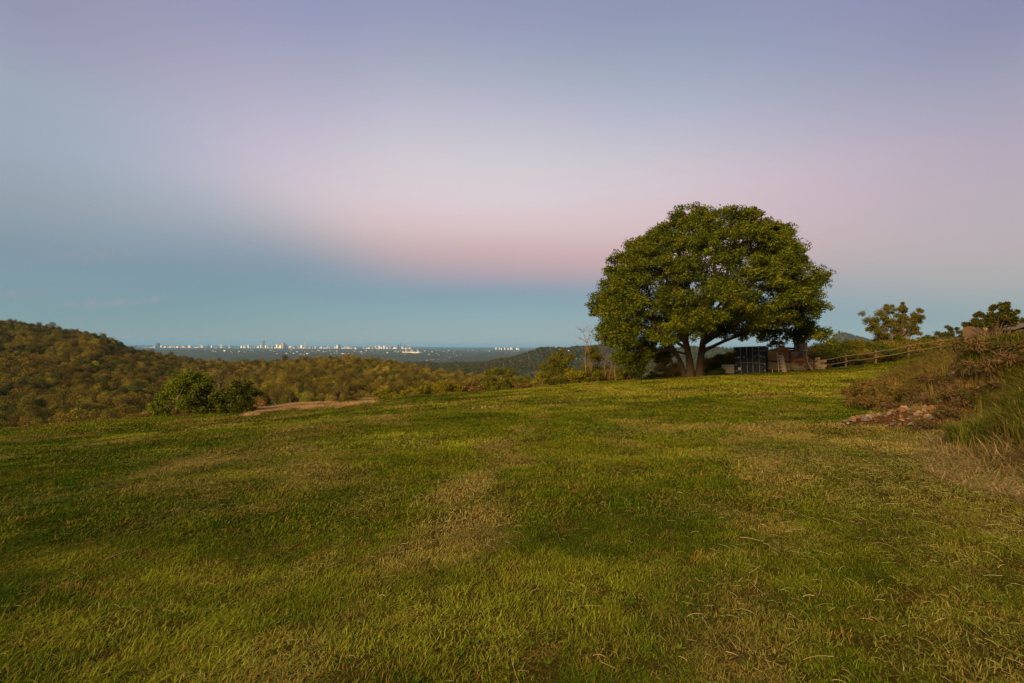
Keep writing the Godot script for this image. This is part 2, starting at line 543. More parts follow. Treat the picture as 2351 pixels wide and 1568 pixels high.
# a gum tree: [trunk mesh, crown mesh]; h tall, r crown radius
func gum(h: float, r: float, clumps: int, leaves: int, size: float, bare: float, tints: Array, bark: Color) -> Array:
	var tk := MB.new(true)
	tk.col = bark
	var cr := MB.new()
	var leanv := Vector3(rng.randf_range(-0.06, 0.06), 0, rng.randf_range(-0.06, 0.06)) * h
	var spine := bent(Vector3(0, -0.6, 0), leanv + Vector3(0, h * 0.82, 0), 0.0, 6)
	tk.tube(spine, taper(h * 0.022, h * 0.007, 6), 6)
	for i in clumps:
		var t := lerpf(bare, 1.0, (i + rng.randf()) / clumps)
		var th := i * 2.4 + rng.randf() * 0.8
		var reach := r * (0.35 + 0.65 * sin(clampf((t - bare) / (1.0 - bare), 0.05, 0.9) * PI)) * rng.randf_range(0.5, 0.85)
		var c := Vector3(cos(th) * reach, h * t - r * 0.18, sin(th) * reach) + leanv * t
		var k := clampi(int((t - 0.28) * 5.0), 1, 4)
		tk.tube(bent(spine[k], c, 0.03 * h, 4), taper(h * 0.008, h * 0.002, 4), 4, false)
		var rr := r * rng.randf_range(0.42, 0.62)
		foliage(cr, c, Vector3(rr, rr * 0.7, rr), leaves / clumps, size, size * 0.7, tints, 0.15, 0.55)
	return [tk.mesh(), cr.mesh()]

# a bush made of rounded clumps over short stems: [stem mesh, crown mesh]
func bush(w: float, h: float, clumps: int, leaves: int, ln: float, wd: float, tints: Array, bark: Color) -> Array:
	var tk := MB.new(true)
	tk.col = bark
	var cr := MB.new()
	for i in clumps:
		var th := i * 2.4 + rng.randf()
		var q := sqrt((i + 0.5) / clumps)
		var top := h * (0.42 + 0.5 * sqrt(maxf(0.0, 1.0 - q * q * 0.85)) * rng.randf_range(0.75, 1.05))
		var y := top * rng.randf_range(0.35, 0.9) if i % 3 == 0 else top * 0.85
		var c := Vector3(cos(th) * w * 0.42 * q, y, sin(th) * w * 0.42 * q)
		if i % 2 == 0:
			tk.tube(bent(Vector3(cos(th) * 0.1, -0.3, sin(th) * 0.1), c, 0.0, 4), taper(0.02 + h * 0.012, 0.012, 4), 5, false)
		var rr := minf(w, h) * rng.randf_range(0.17, 0.27)
		foliage(cr, c, Vector3(rr, rr * 0.8, rr), leaves / clumps, ln, wd, tints, 0.2, 0.3)
	return [tk.mesh(), cr.mesh()]

func plant(called: String, label: String, category: String, at: Vector3, parts: Array, bark: Material, leafm: Material, group := "", turn := 0.0, names := ["trunk", "crown"]) -> Node3D:
	var o := thing(called, label, category, at, group, turn)
	part(o, names[0], parts[0], bark)
	part(o, names[1], parts[1], leafm)
	return o

# ------------------------------------------------------------------ start
func _ready() -> void:
	rng.seed = 20
	noise.seed = 3
	noise.frequency = 0.01
	noise.fractal_octaves = 4
	noise2.seed = 9
	noise2.frequency = 0.02
	noise2.fractal_octaves = 3
	# camera
	cam = Camera3D.new()
	cam.name = "camera"
	add_child(cam)
	cam.position = Vector3(0, EYE, 0)
	cam.rotation_degrees = Vector3(0.54, 0, 0.36)
	cam.fov = 70.46
	cam.near = 0.05
	cam.far = 120000.0
	cam.current = true
	# sky, haze, exposure
	var env := Environment.new()
	env.background_mode = Environment.BG_SKY
	env.sky = make_sky()
	env.background_energy_multiplier = 0.588
	env.tonemap_mode = Environment.TONE_MAPPER_LINEAR
	env.tonemap_exposure = 1.7
	env.sdfgi_enabled = true
	env.ssao_enabled = true
	env.ssil_enabled = true
	env.fog_enabled = true
	env.fog_density = 0.000024
	env.fog_light_color = Color(0.52, 0.74, 0.95)
	var we := WorldEnvironment.new()
	we.name = "world"
	we.environment = env
	add_child(we)
	# the last of the sun, low and soft, behind the camera's left shoulder
	var sun := DirectionalLight3D.new()
	sun.name = "sun"
	add_child(sun)
	sun.light_color = Color(1.0, 0.84, 0.56)
	sun.light_energy = 1.6
	sun.light_angular_distance = 32.0
	sun.shadow_enabled = true
	sun.look_at_from_position(Vector3(-27, 23, 36), Vector3.ZERO)
	# control points of the lawn
	for k in LAWN_PIX:
		var p := pix(k[0], k[1], k[2])
		ctrl.append([Vector2(p.x, -p.z), p.y - 0.045 * (p.x + p.z)])
	materials()
	ground()
	print("ground ", Time.get_ticks_msec())
	far_country()
	print("far ", Time.get_ticks_msec())
	forest()
	print("forest ", Time.get_ticks_msec())
	big_tree()
	yard()
	fence()
	thicket()
	left_clump()
	valley_trees()
	right_side()
	rubble()
	print("objects ", Time.get_ticks_msec())
	turf()
	long_grass()
	print("grass ", Time.get_ticks_msec())

func noise_tex(fr: float, lo: Color, hi: Color, seed_: int, size := 512) -> NoiseTexture2D:
	var f := FastNoiseLite.new()
	f.seed = seed_
	f.frequency = fr
	f.fractal_octaves = 4
	var t := NoiseTexture2D.new()
	t.width = size
	t.height = size
	t.seamless = true
	t.noise = f
	var g := Gradient.new()
	g.set_color(0, lo)
	g.set_color(1, hi)
	t.color_ramp = g
	return t

func materials() -> void:
	M.leaf = leafmat(Color(0.5, 0.55, 0.22))
	M.gumleaf = leafmat(Color(0.4, 0.4, 0.2))
	M.blade = leafmat(Color(0.45, 0.5, 0.2))
	M.blade.roughness = 0.9
	M.blade.metallic_specular = 0.08
	M.straw = mat(Color.WHITE, 0.75, true)
	M.bark = mat(Color.WHITE, 0.9, true)
	M.bark.albedo_texture = noise_tex(0.05, Color(0.62, 0.6, 0.58), Color(1.0, 0.98, 0.95), 5)
	M.bark.uv1_triplanar = true
	M.bark.uv1_world_triplanar = true
	M.bark.uv1_scale = Vector3(1.4, 0.5, 1.4)
	M.ground = mat(Color.WHITE, 1.0, true)
	M.ground.metallic_specular = 0.0
	M.ground.albedo_texture = noise_tex(0.06, Color(0.55, 0.55, 0.5), Color(1.0, 1.0, 1.0), 8)
	M.ground.uv1_triplanar = true
	M.ground.uv1_world_triplanar = true
	M.ground.uv1_scale = Vector3(0.6, 0.6, 0.6)
	M.hill = mat(Color.WHITE, 0.95, true)
	M.tint = mat(Color.WHITE, 0.8, true)
	M.timber = mat(Color.WHITE, 0.88, true)
	M.timber.albedo_texture = noise_tex(0.04, Color(0.6, 0.58, 0.55), Color(1, 1, 1), 11)
	M.timber.uv1_triplanar = true
	M.timber.uv1_scale = Vector3(1.0, 8.0, 8.0)
	M.block = mat(Color.WHITE, 0.95, true)
	M.block.albedo_texture = noise_tex(0.05, Color(0.55, 0.52, 0.46), Color(1, 1, 1), 13)
	M.block.uv1_triplanar = true
	M.block.uv1_world_triplanar = true
	M.block.uv1_scale = Vector3(1.2, 1.2, 1.2)

func ground() -> void:
	var us := PackedFloat32Array()
	for i in 421:   # all round, fine in front
		var a := -70.0 + 140.0 * i / 420.0
		us.append(deg_to_rad(a))
	for i in range(1, 23):
		us.append(deg_to_rad(70.0 + 10.0 * i))
	var ds := spread(0.25, 165.0, 240, 2.2)
	sheet("ground", us, ds, land, func(x, d):
		var g := 0.5 + 0.5 * noise.get_noise_2d(x * 60.0, d * 60.0)
		var c := Color(0.048, 0.040, 0.012).lerp(Color(0.080, 0.066, 0.020), g)   # thatch and soil
		return c.lerp(Color(0.46, 0.24, 0.085), smoothstep(0.55, 0.9, dryness(x, d)) * clampf((d - 20.0) / 4.0, 0.0, 1.0)), M.ground, "mown hilltop paddock sloping away to the valley", false)  # dry ground of the lip, bright orange to carry the strip's glow

func far_country() -> void:
	# wooded hill across the valley
	sheet("hillside", spread(-260, 1320, 260), spread(130, 1250, 110), hillside, func(u, d):
		var g := 0.5 + 0.5 * noise.get_noise_2d(u * 3.0, d * 3.0)
		return Color(0.05, 0.042, 0.012).lerp(Color(0.075, 0.055, 0.018), g), M.hill, "wooded hillside across the valley")
	# the plain down to the coast
	sheet("coastal_plain", spread(-500, 2700, 800), spread(320, 20600, 210, 1.9), func(u, d):
		var r := clampf((d - 700.0) / 800.0, 0.0, 1.0)
		return plain(u, d) + r * 9.0 * absf(noise2.get_noise_2d(u * 55.0, d * 2.3)), func(u, d):
		var g := 0.5 + 0.5 * noise2.get_noise_2d(u * 21.0, d * 0.6)
		var h := 0.5 + 0.5 * noise.get_noise_2d(u * 9.0, d * 0.4)
		return Color(0.014, 0.028, 0.018).lerp(Color(0.036, 0.048, 0.028), clampf(g * 0.6 + h * 0.5, 0.0, 1.0)), M.hill, "wooded coastal plain dotted with suburbs")
	var sm := mat(lin(0.05, 0.10, 0.15), 0.95)
	sm.metallic_specular = 0.0
	var mb := MB.new()
	var k := 90000.0
	mb.quad(Vector3(-k, -152, -19800), Vector3(-k, -152, -62000), Vector3(k, -152, -62000), Vector3(k, -152, -19800))
	tag(part(self, "sea", mb.mesh(), sm), "flat blue sea beyond the coastal towers", "", "", "structure")
	skyline()
	suburbs()

# -------- towers: picture x, width, top row, tone (l pale, g cream with sunlit gold painted in, d dark, b blue, r reddish, t tall special)
func skyline() -> void:
	var a := [[117, 22, 242, "d"], [285, 56, 290, "g"], [345, 20, 280, "g"], [368, 46, 272, "l"], [410, 38, 252, "y"], [453, 40, 205, "d"], [503, 30, 250, "l"], [540, 26, 265, "l"], [570, 20, 258, "l"], [612, 26, 272, "g"], [636, 26, 262, "g"], [662, 28, 258, "g"], [688, 26, 252, "l"], [710, 16, 268, "l"], [755, 34, 255, "g"], [805, 22, 255, "r"], [832, 20, 255, "l"], [872, 34, 262, "r"], [930, 30, 248, "g"], [962, 18, 255, "y"], [995, 26, 262, "r"], [1030, 26, 270, "l"], [1054, 20, 266, "g"], [1073, 16, 244, "r"], [1107, 18, 245, "l"], [1135, 16, 252, "g"], [1168, 12, 287, "l"], [1212, 14, 233, "d"], [1268, 18, 248, "l"], [1318, 18, 280, "l"], [1336, 14, 278, "l"], [1407, 26, 232, "g"], [1460, 14, 280, "g"], [1515, 14, 280, "g"], [1540, 26, 245, "r"], [1605, 12, 288, "l"], [1645, 14, 284, "l"], [1672, 12, 284, "l"], [1722, 28, 250, "g"], [1758, 26, 252, "l"], [1827, 28, 237, "g"], [1852, 16, 278, "g"], [1882, 12, 282, "l"], [1912, 14, 260, "y"], [1952, 14, 265, "l"], [1970, 16, 252, "l"], [2012, 20, 240, "l"], [2048, 16, 168, "t"], [2080, 18, 245, "l"], [2108, 22, 262, "g"], [2145, 14, 280, "l"], [2185, 32, 250, "y"], [2215, 12, 272, "l"], [2250, 24, 230, "l"], [2275, 14, 270, "g"], [2300, 28, 243, "g"], [2345, 26, 195, "r"]]
	var b := [[8, 18, 192, "l"], [36, 16, 230, "d"], [88, 16, 258, "l"], [106, 26, 250, "g"], [140, 14, 284, "l"], [160, 32, 265, "r"], [200, 18, 283, "l"], [228, 14, 265, "l"], [270, 26, 240, "g"], [318, 20, 190, "q"], [340, 16, 276, "g"], [300, 14, 278, "g"], [368, 22, 275, "l"], [390, 22, 268, "g"], [425, 18, 258, "d"], [442, 18, 262, "r"], [472, 12, 258, "l"], [510, 16, 285, "l"], [548, 22, 272, "l"], [570, 16, 265, "g"], [600, 12, 280, "l"], [625, 16, 280, "g"], [655, 14, 263, "l"], [687, 16, 270, "g"], [730, 14, 255, "r"], [770, 16, 262, "l"], [806, 20, 242, "l"], [838, 20, 228, "d"], [885, 28, 280, "g"], [920, 20, 262, "l"], [962, 28, 262, "g"], [985, 18, 272, "l"], [1020, 28, 275, "r"], [1060, 16, 280, "l"], [1085, 16, 280, "g"], [1204, 20, 258, "r"], [1220, 14, 262, "d"], [1245, 18, 280, "l"], [1285, 28, 275, "l"], [1333, 18, 260, "r"], [1382, 22, 258, "g"], [1402, 18, 290, "g"], [1448, 28, 252, "g"], [1470, 18, 268, "l"], [1510, 22, 248, "g"], [1555, 20, 270, "g"], [1570, 14, 238, "y"], [1602, 14, 250, "r"], [1642, 14, 258, "b"], [1666, 18, 272, "l"], [1690, 22, 275, "g"], [1728, 16, 230, "d"], [1762, 13, 214, "d"], [1785, 16, 265, "l"], [1808, 16, 278, "g"], [1821, 15, 240, "b"], [1838, 16, 282, "l"], [1873, 14, 265, "y"], [1893, 14, 276, "l"], [1913, 12, 270, "y"]]
	var c := [[897, 11, 232, "l"], [940, 10, 235, "l"], [965, 12, 242, "l"], [1010, 12, 235, "l"], [1050, 14, 243, "l"], [1085, 18, 234, "l"], [1099, 10, 236, "g"], [1160, 16, 240, "g"], [1180, 12, 240, "g"]]
	var tones := {"l": Color(0.74, 0.69, 0.63), "g": Color(0.70, 0.61, 0.49), "y": Color(0.24, 0.22, 0.24), "d": Color(0.07, 0.065, 0.085), "b": Color(0.05, 0.07, 0.13), "r": Color(0.38, 0.25, 0.19), "t": Color(0.11, 0.09, 0.09), "q": Color(0.42, 0.37, 0.29)}  # tone g holds the warm sunlight on its towers
	var labels := {"l": "pale apartment tower in the far coastal skyline", "g": "cream apartment tower in the far coastal skyline, sunlit warmth painted into its tone", "y": "grey office tower in the far coastal skyline", "d": "dark glass high-rise standing among paler coastal towers", "b": "deep blue glass tower in the far coastal skyline", "r": "reddish brown tower in the far coastal skyline", "t": "very tall slim dark tower with pale base and bright crown", "q": "tallest tan tower with a thin spire on the coast"}
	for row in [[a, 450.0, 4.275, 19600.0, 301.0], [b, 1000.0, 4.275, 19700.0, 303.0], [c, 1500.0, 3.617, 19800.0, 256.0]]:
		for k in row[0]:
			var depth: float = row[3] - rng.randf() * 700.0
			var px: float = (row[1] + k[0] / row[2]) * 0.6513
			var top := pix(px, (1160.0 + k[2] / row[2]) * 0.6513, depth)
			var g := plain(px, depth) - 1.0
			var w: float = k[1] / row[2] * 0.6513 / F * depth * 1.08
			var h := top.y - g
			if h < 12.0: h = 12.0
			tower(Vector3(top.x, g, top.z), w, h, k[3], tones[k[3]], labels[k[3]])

func tower(at: Vector3, w: float, h: float, kind: String, tone: Color, label: String) -> void:
	var o := thing("apartment_tower", label, "tower", at, "towers of the coastal skyline" if kind != "q" and kind != "t" else "", rng.randf_range(-0.5, 0.5))
	var mb := MB.new()
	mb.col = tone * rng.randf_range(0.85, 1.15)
	var dp := w * rng.randf_range(0.7, 1.1)
	var style := rng.randi() % 4
	var main := h
	if kind == "q":
		main = h * 0.80
		mb.box(Transform3D(Basis(), Vector3(0, main * 0.5, 0)), Vector3(w, main, w))
		mb.col = Color(0.4, 0.34, 0.3)
		part(o, "tower_block", mb.mesh(), M.tint)
		var sp := MB.new()
		sp.col = Color(0.5, 0.44, 0.4)
		sp.box(Transform3D(Basis(), Vector3(0, main + h * 0.04, 0)), Vector3(w * 0.6, h * 0.08, w * 0.6))
		sp.tube([Vector3(0, main + h * 0.08, 0), Vector3(0, h * 1.02, 0)], [w * 0.12, w * 0.05], 6)
		part(o, "spire", sp.mesh(), M.tint)
		return
	match style:
		0:
			mb.box(Transform3D(Basis(), Vector3(0, h * 0.5, 0)), Vector3(w, h, dp))
		1:
			mb.box(Transform3D(Basis(), Vector3(0, h * 0.45, 0)), Vector3(w, h * 0.9, dp))
			mb.box(Transform3D(Basis(), Vector3(w * 0.1, h * 0.95, 0)), Vector3(w * 0.55, h * 0.1, dp * 0.6))
		2:
			mb.box(Transform3D(Basis(), Vector3(-w * 0.2, h * 0.5, 0)), Vector3(w * 0.6, h, dp))
			mb.box(Transform3D(Basis(), Vector3(w * 0.26, h * 0.42, dp * 0.1)), Vector3(w * 0.46, h * 0.84, dp * 0.8))
		3:
			mb.box(Transform3D(Basis(), Vector3(0, h * 0.48, 0)), Vector3(w * 0.9, h * 0.96, dp))
			mb.box(Transform3D(Basis(), Vector3(0, h * 0.985, 0)), Vector3(w * 0.4, h * 0.03, dp * 0.4))
	part(o, "tower_block", mb.mesh(), M.tint)
	var lo := MB.new()
	lo.col = Color(0.55, 0.50, 0.44) if kind != "d" else tone * 1.5
	var ph := minf(h * 0.18, 22.0)
	lo.box(Transform3D(Basis(), Vector3(w * rng.randf_range(-0.2, 0.2), ph * 0.5, 0)), Vector3(w * 1.25, ph, dp * 1.25))
	part(o, "podium", lo.mesh(), M.tint)

# -------- low buildings of the plain
func suburbs() -> void:
	var variants := []
	for tone in [Color(0.66, 0.65, 0.63), Color(0.60, 0.52, 0.43), Color(0.45, 0.43, 0.41)]:
		var wall := MB.new()
		wall.col = tone
		wall.box(Transform3D(Basis(), Vector3(0, 0.14, 0)), Vector3(1, 0.46, 0.6))
		var roof := MB.new()
		roof.col = tone.lerp(Color(0.36, 0.20, 0.14), 0.35 if tone.r > 0.62 else 0.6)
		var e := 0.37
		var p := [Vector3(-0.54, e, -0.34), Vector3(0.54, e, -0.34), Vector3(0.54, e, 0.34), Vector3(-0.54, e, 0.34), Vector3(-0.25, 0.56, 0), Vector3(0.25, 0.56, 0)]
		roof.quad(p[3], p[4], p[5], p[2]); roof.quad(p[1], p[5], p[4], p[0]); roof.tri(p[0], p[4], p[3]); roof.tri(p[2], p[5], p[1])
		variants.append([wall.mesh(), roof.mesh()])
	var labels := ["small white building among trees on the coastal plain", "cream house with tiled roof on the coastal plain", "grey shed-like building on the coastal plain"]
	var spots := []   # u, v, how many, spread, size
	for k in [[500, 806, 6, 30, 60], [560, 808, 5, 40, 50], [620, 806, 8, 60, 55], [690, 807, 12, 70, 55], [760, 808, 12, 60, 50], [700, 812, 10, 60, 45], [800, 810, 14, 50, 45], [860, 806, 14, 50, 50], [900, 808, 12, 40, 60], [960, 806, 16, 60, 55], [1010, 806, 16, 60, 50], [1060, 804, 16, 60, 55], [960, 812, 12, 50, 40], [1030, 815, 10, 50, 32], [985, 826, 10, 25, 20], [1040, 822, 8, 40, 22], [1120, 804, 14, 60, 60], [1160, 812, 6, 50, 35], [1130, 838, 7, 25, 16], [1150, 820, 6, 30, 24], [1200, 806, 8, 40, 60], [1345, 826, 8, 25, 24], [1300, 806, 5, 20, 30], [1380, 826, 4, 16, 20]]:
		for i in k[2]:
			spots.append([k[0] + rng.randfn() * k[3] * 0.6, k[1] + rng.randfn() * 2.0, k[4] * rng.randf_range(0.35, 1.0)])
	for s in spots:
		var u: float = s[0]
		# walk down the line of sight until it meets the plain
		var d := 1500.0
		while d < 19400.0:
			if pix(u, s[1], d).y < plain(u, d) + 2.0: break
			d *= 1.02
		if d > 19300.0: continue
		var q := rng.randi() % 10
		var vi := 0 if q < 5 else (1 if q < 8 else 2)
		var o := thing("suburban_building", labels[vi], "building", Vector3((u - 1175.0) / F * d, plain(u, d) + 3.0, -d), "buildings scattered over the coastal plain", rng.randf_range(-0.6, 0.6))
		o.scale = Vector3(rng.randf_range(0.6, 1.6), 0.7, 0.8) * minf(float(s[2]), d * 0.005) * rng.randf_range(0.25, 0.75)
		part(o, "wall", variants[vi][0], M.tint)
		part(o, "roof", variants[vi][1], M.tint)
	# stadium with paired light masts
	var d2 := 9500.0
	var sp := pix(942, 805, d2)
	var st := thing("stadium", "low stadium with paired white masts on the plain", "stadium", Vector3(sp.x, plain(942, d2), sp.z))
	var mb := MB.new()
	mb.col = Color(0.56, 0.46, 0.36)
	mb.box(Transform3D(Basis(), Vector3(-60, 9, 0)), Vector3(190, 22, 90))
	mb.col = Color(0.75, 0.72, 0.7)
	mb.box(Transform3D(Basis(), Vector3(110, 6, 10)), Vector3(170, 14, 80))
	part(st, "stand", mb.mesh(), M.tint)
	for x in [-95, -78, 0, 22, 44, 130, 150]:
		var t := MB.new(true)
		t.col = Color(0.7, 0.68, 0.66)
		t.tube([Vector3(x, 0, -20), Vector3(x, 62, -20)], [4.0, 3.0], 6)
		part(st, "light_mast", t.mesh(), M.tint)

# ------------------------------------------------------------------ forest of the hill across the valley
func forest() -> void:
	var kinds := [
		["olive green gum tree with a domed crown on the wooded hillside", [Color(0.090, 0.095, 0.011), Color(0.120, 0.108, 0.013)], 13.0, 4.2],
		["brownish gum tree with a spreading crown on the wooded hillside", [Color(0.140, 0.098, 0.014), Color(0.108, 0.085, 0.012)], 14.0, 4.4],
		["dark green round-crowned tree on the wooded hillside", [Color(0.038, 0.050, 0.008), Color(0.055, 0.062, 0.009)], 11.0, 3.8],
		["yellowish gum tree with an airy crown on the wooded hillside", [Color(0.165, 0.145, 0.020), Color(0.130, 0.120, 0.017)], 14.0, 4.0],
		["tall gum tree with a bare pale trunk on the wooded hillside", [Color(0.125, 0.095, 0.016), Color(0.095, 0.082, 0.014)], 17.0, 3.8],
		["rusty red-brown tree among green ones on the wooded hillside", [Color(0.21, 0.085, 0.025), Color(0.15, 0.08, 0.02)], 11.0, 3.4],
	]
	var protos := []
	for k in kinds.size():
		for j in 2:
			var h: float = kinds[k][2]
			var bark := Color(0.30, 0.25, 0.19) if k == 4 or (k == 0 and j == 0) else Color(0.17, 0.13, 0.095)
			var bare := 0.62 if k == 4 else 0.40
			var tn := []
			for c in kinds[k][1]: tn.append(c * (0.75 if j == 0 else 1.25))
			protos.append([k, gum(h, kinds[k][3] * 1.12, 9 + j * 2, 1100, 0.60, bare, tn, bark)])
	var list := []   # each [order, kind, transform]
	for i in 25000:
		var u := rng.randf_range(-230, 1240)
		var q := rng.randf()
		var dn := table(NEAR_D, u) - 25.0
		var dr := table(RIDGE_D, u) + 45.0
		var d := sqrt(lerpf(dn * dn, dr * dr, q))
		var x := (u - 1175.0) / F * d
		var k := rng.randi() % 100
		var patch := noise2.get_noise_2d(x * 0.4, d * 0.4)
		var kind := 0
		if k < 2: kind = 5
		elif k < 12: kind = 4
		elif k < 19: kind = 3
		elif patch > 0.08: kind = 1 if k < 68 else (0 if k < 84 else 2)
		elif patch < -0.12: kind = 2 if k < 62 else 0
		else: kind = 0 if k < 58 else (1 if k < 76 else 2)
		if u < 320 and d > dr - 170.0 and k > 30: kind = 2
		var s := rng.randf_range(0.42, 0.76)
		if rng.randf() < 0.06: s *= 1.4
		if noise2.get_noise_2d(x * 1.7, d * 1.7) > 0.34 and rng.randf() < 0.7: continue
		var t := Transform3D(Basis(Vector3.UP, rng.randf() * TAU).scaled(Vector3(s, s * rng.randf_range(0.85, 1.15), s)), Vector3(x, hillside(u, d), -d))
		list.append([d + (0.0 if u > -20.0 else 5000.0), kind * 2 + (rng.randi() & 1), t, u, d])
	# bare-trunked gums along the lower edge of the wood, behind the dry strip
	for i in 34:
		var u := 590.0 + i * 10.5 + rng.randf_range(-5, 5)
		var d := table(NEAR_D, u) + rng.randf_range(-14.0, 30.0)
		var s := rng.randf_range(0.6, 0.95)
		list.append([d - 200.0, 8 + (i & 1), Transform3D(Basis(Vector3.UP, rng.randf() * TAU).scaled(Vector3(s * 0.8, s, s * 0.8)), Vector3((u - 1175.0) / F * d, hillside(u, d) - 0.3, -d)), u, d])
	# the ones that show largest: nearest, with their tops over the lip of the lawn
	list.sort_custom(func(a, b): return a[0] < b[0])
	var lots := {}
	var tints := {}
	var single := 0
	var src := {}
	for e in list:
		var p: int = e[1]
		var tr: Transform3D = e[2]
		var vtop: float = 794.3 - F * (tr.origin.y + 9.0 * tr.basis.y.length() - EYE) / e[4]
		if single < 290 and e[3] > -10.0 and vtop < table(LAWN_V, e[3]) - 6.0:
			single += 1
			var k: int = protos[p][0]
			if not src.has(p):
				src[p] = plant("gum_tree", kinds[k][0], "tree", Vector3.ZERO, protos[p][1], M.bark, M.gumleaf, "trees of the wooded hillside")
				src[p].transform = tr
			else:
				var r: Node3D = src[p].duplicate()
				r.name = numbered("gum_tree")
				add_child(r)
				r.transform = tr
			continue
		if not lots.has(p):
			lots[p] = []
			tints[p] = []
		lots[p].append(tr)
		tints[p].append(Color(1, 1, 1) * rng.randf_range(0.6, 1.5) + Color(0, 0, 0, 1))
	var wood := thing("distant_forest", "mass of gum trees covering the hill across the valley", "forest", Vector3.ZERO)
	wood.set_meta("kind", "stuff")
	for p in lots:
		scatter(wood, "tree_trunks", protos[p][1][0], M.bark, lots[p], tints[p], "")
		scatter(wood, "tree_crowns", protos[p][1][1], M.gumleaf, lots[p], tints[p], "")
	# woodland that runs on over the near plain
	var far := thing("plain_woodland", "brownish woodland filling the valley floor beyond the paddock", "forest", Vector3.ZERO)
	far.set_meta("kind", "stuff")
	lots.clear()
	tints.clear()
	for i in 20000:
		var u := rng.randf_range(880, 2200)
		var d := sqrt(lerpf(420.0 * 420.0, 2900.0 * 2900.0, rng.randf()))
		if i >= 9000: d = rng.randf_range(2100.0, 3500.0)
		elif rng.randf() > 1.3 - d / 2900.0: continue
		var p: int = [4, 5, 4, 5, 4, 0, 2][rng.randi() % 7]
		if u < 1240.0 and d < table(RIDGE_D, u) + 60.0: continue
		if not lots.has(p):
			lots[p] = []
			tints[p] = []
		var s := rng.randf_range(0.8, 1.4)
		lots[p].append(Transform3D(Basis(Vector3.UP, rng.randf() * TAU).scaled(Vector3.ONE * s), Vector3((u - 1175.0) / F * d, plain(u, d) - 1.0, -d)))
		tints[p].append(Color(1, 1, 1) * rng.randf_range(0.6, 1.1) + Color(0, 0, 0, 1))
	for p in lots:
		scatter(far, "tree_crowns", protos[p][1][1], M.gumleaf, lots[p], tints[p], "")

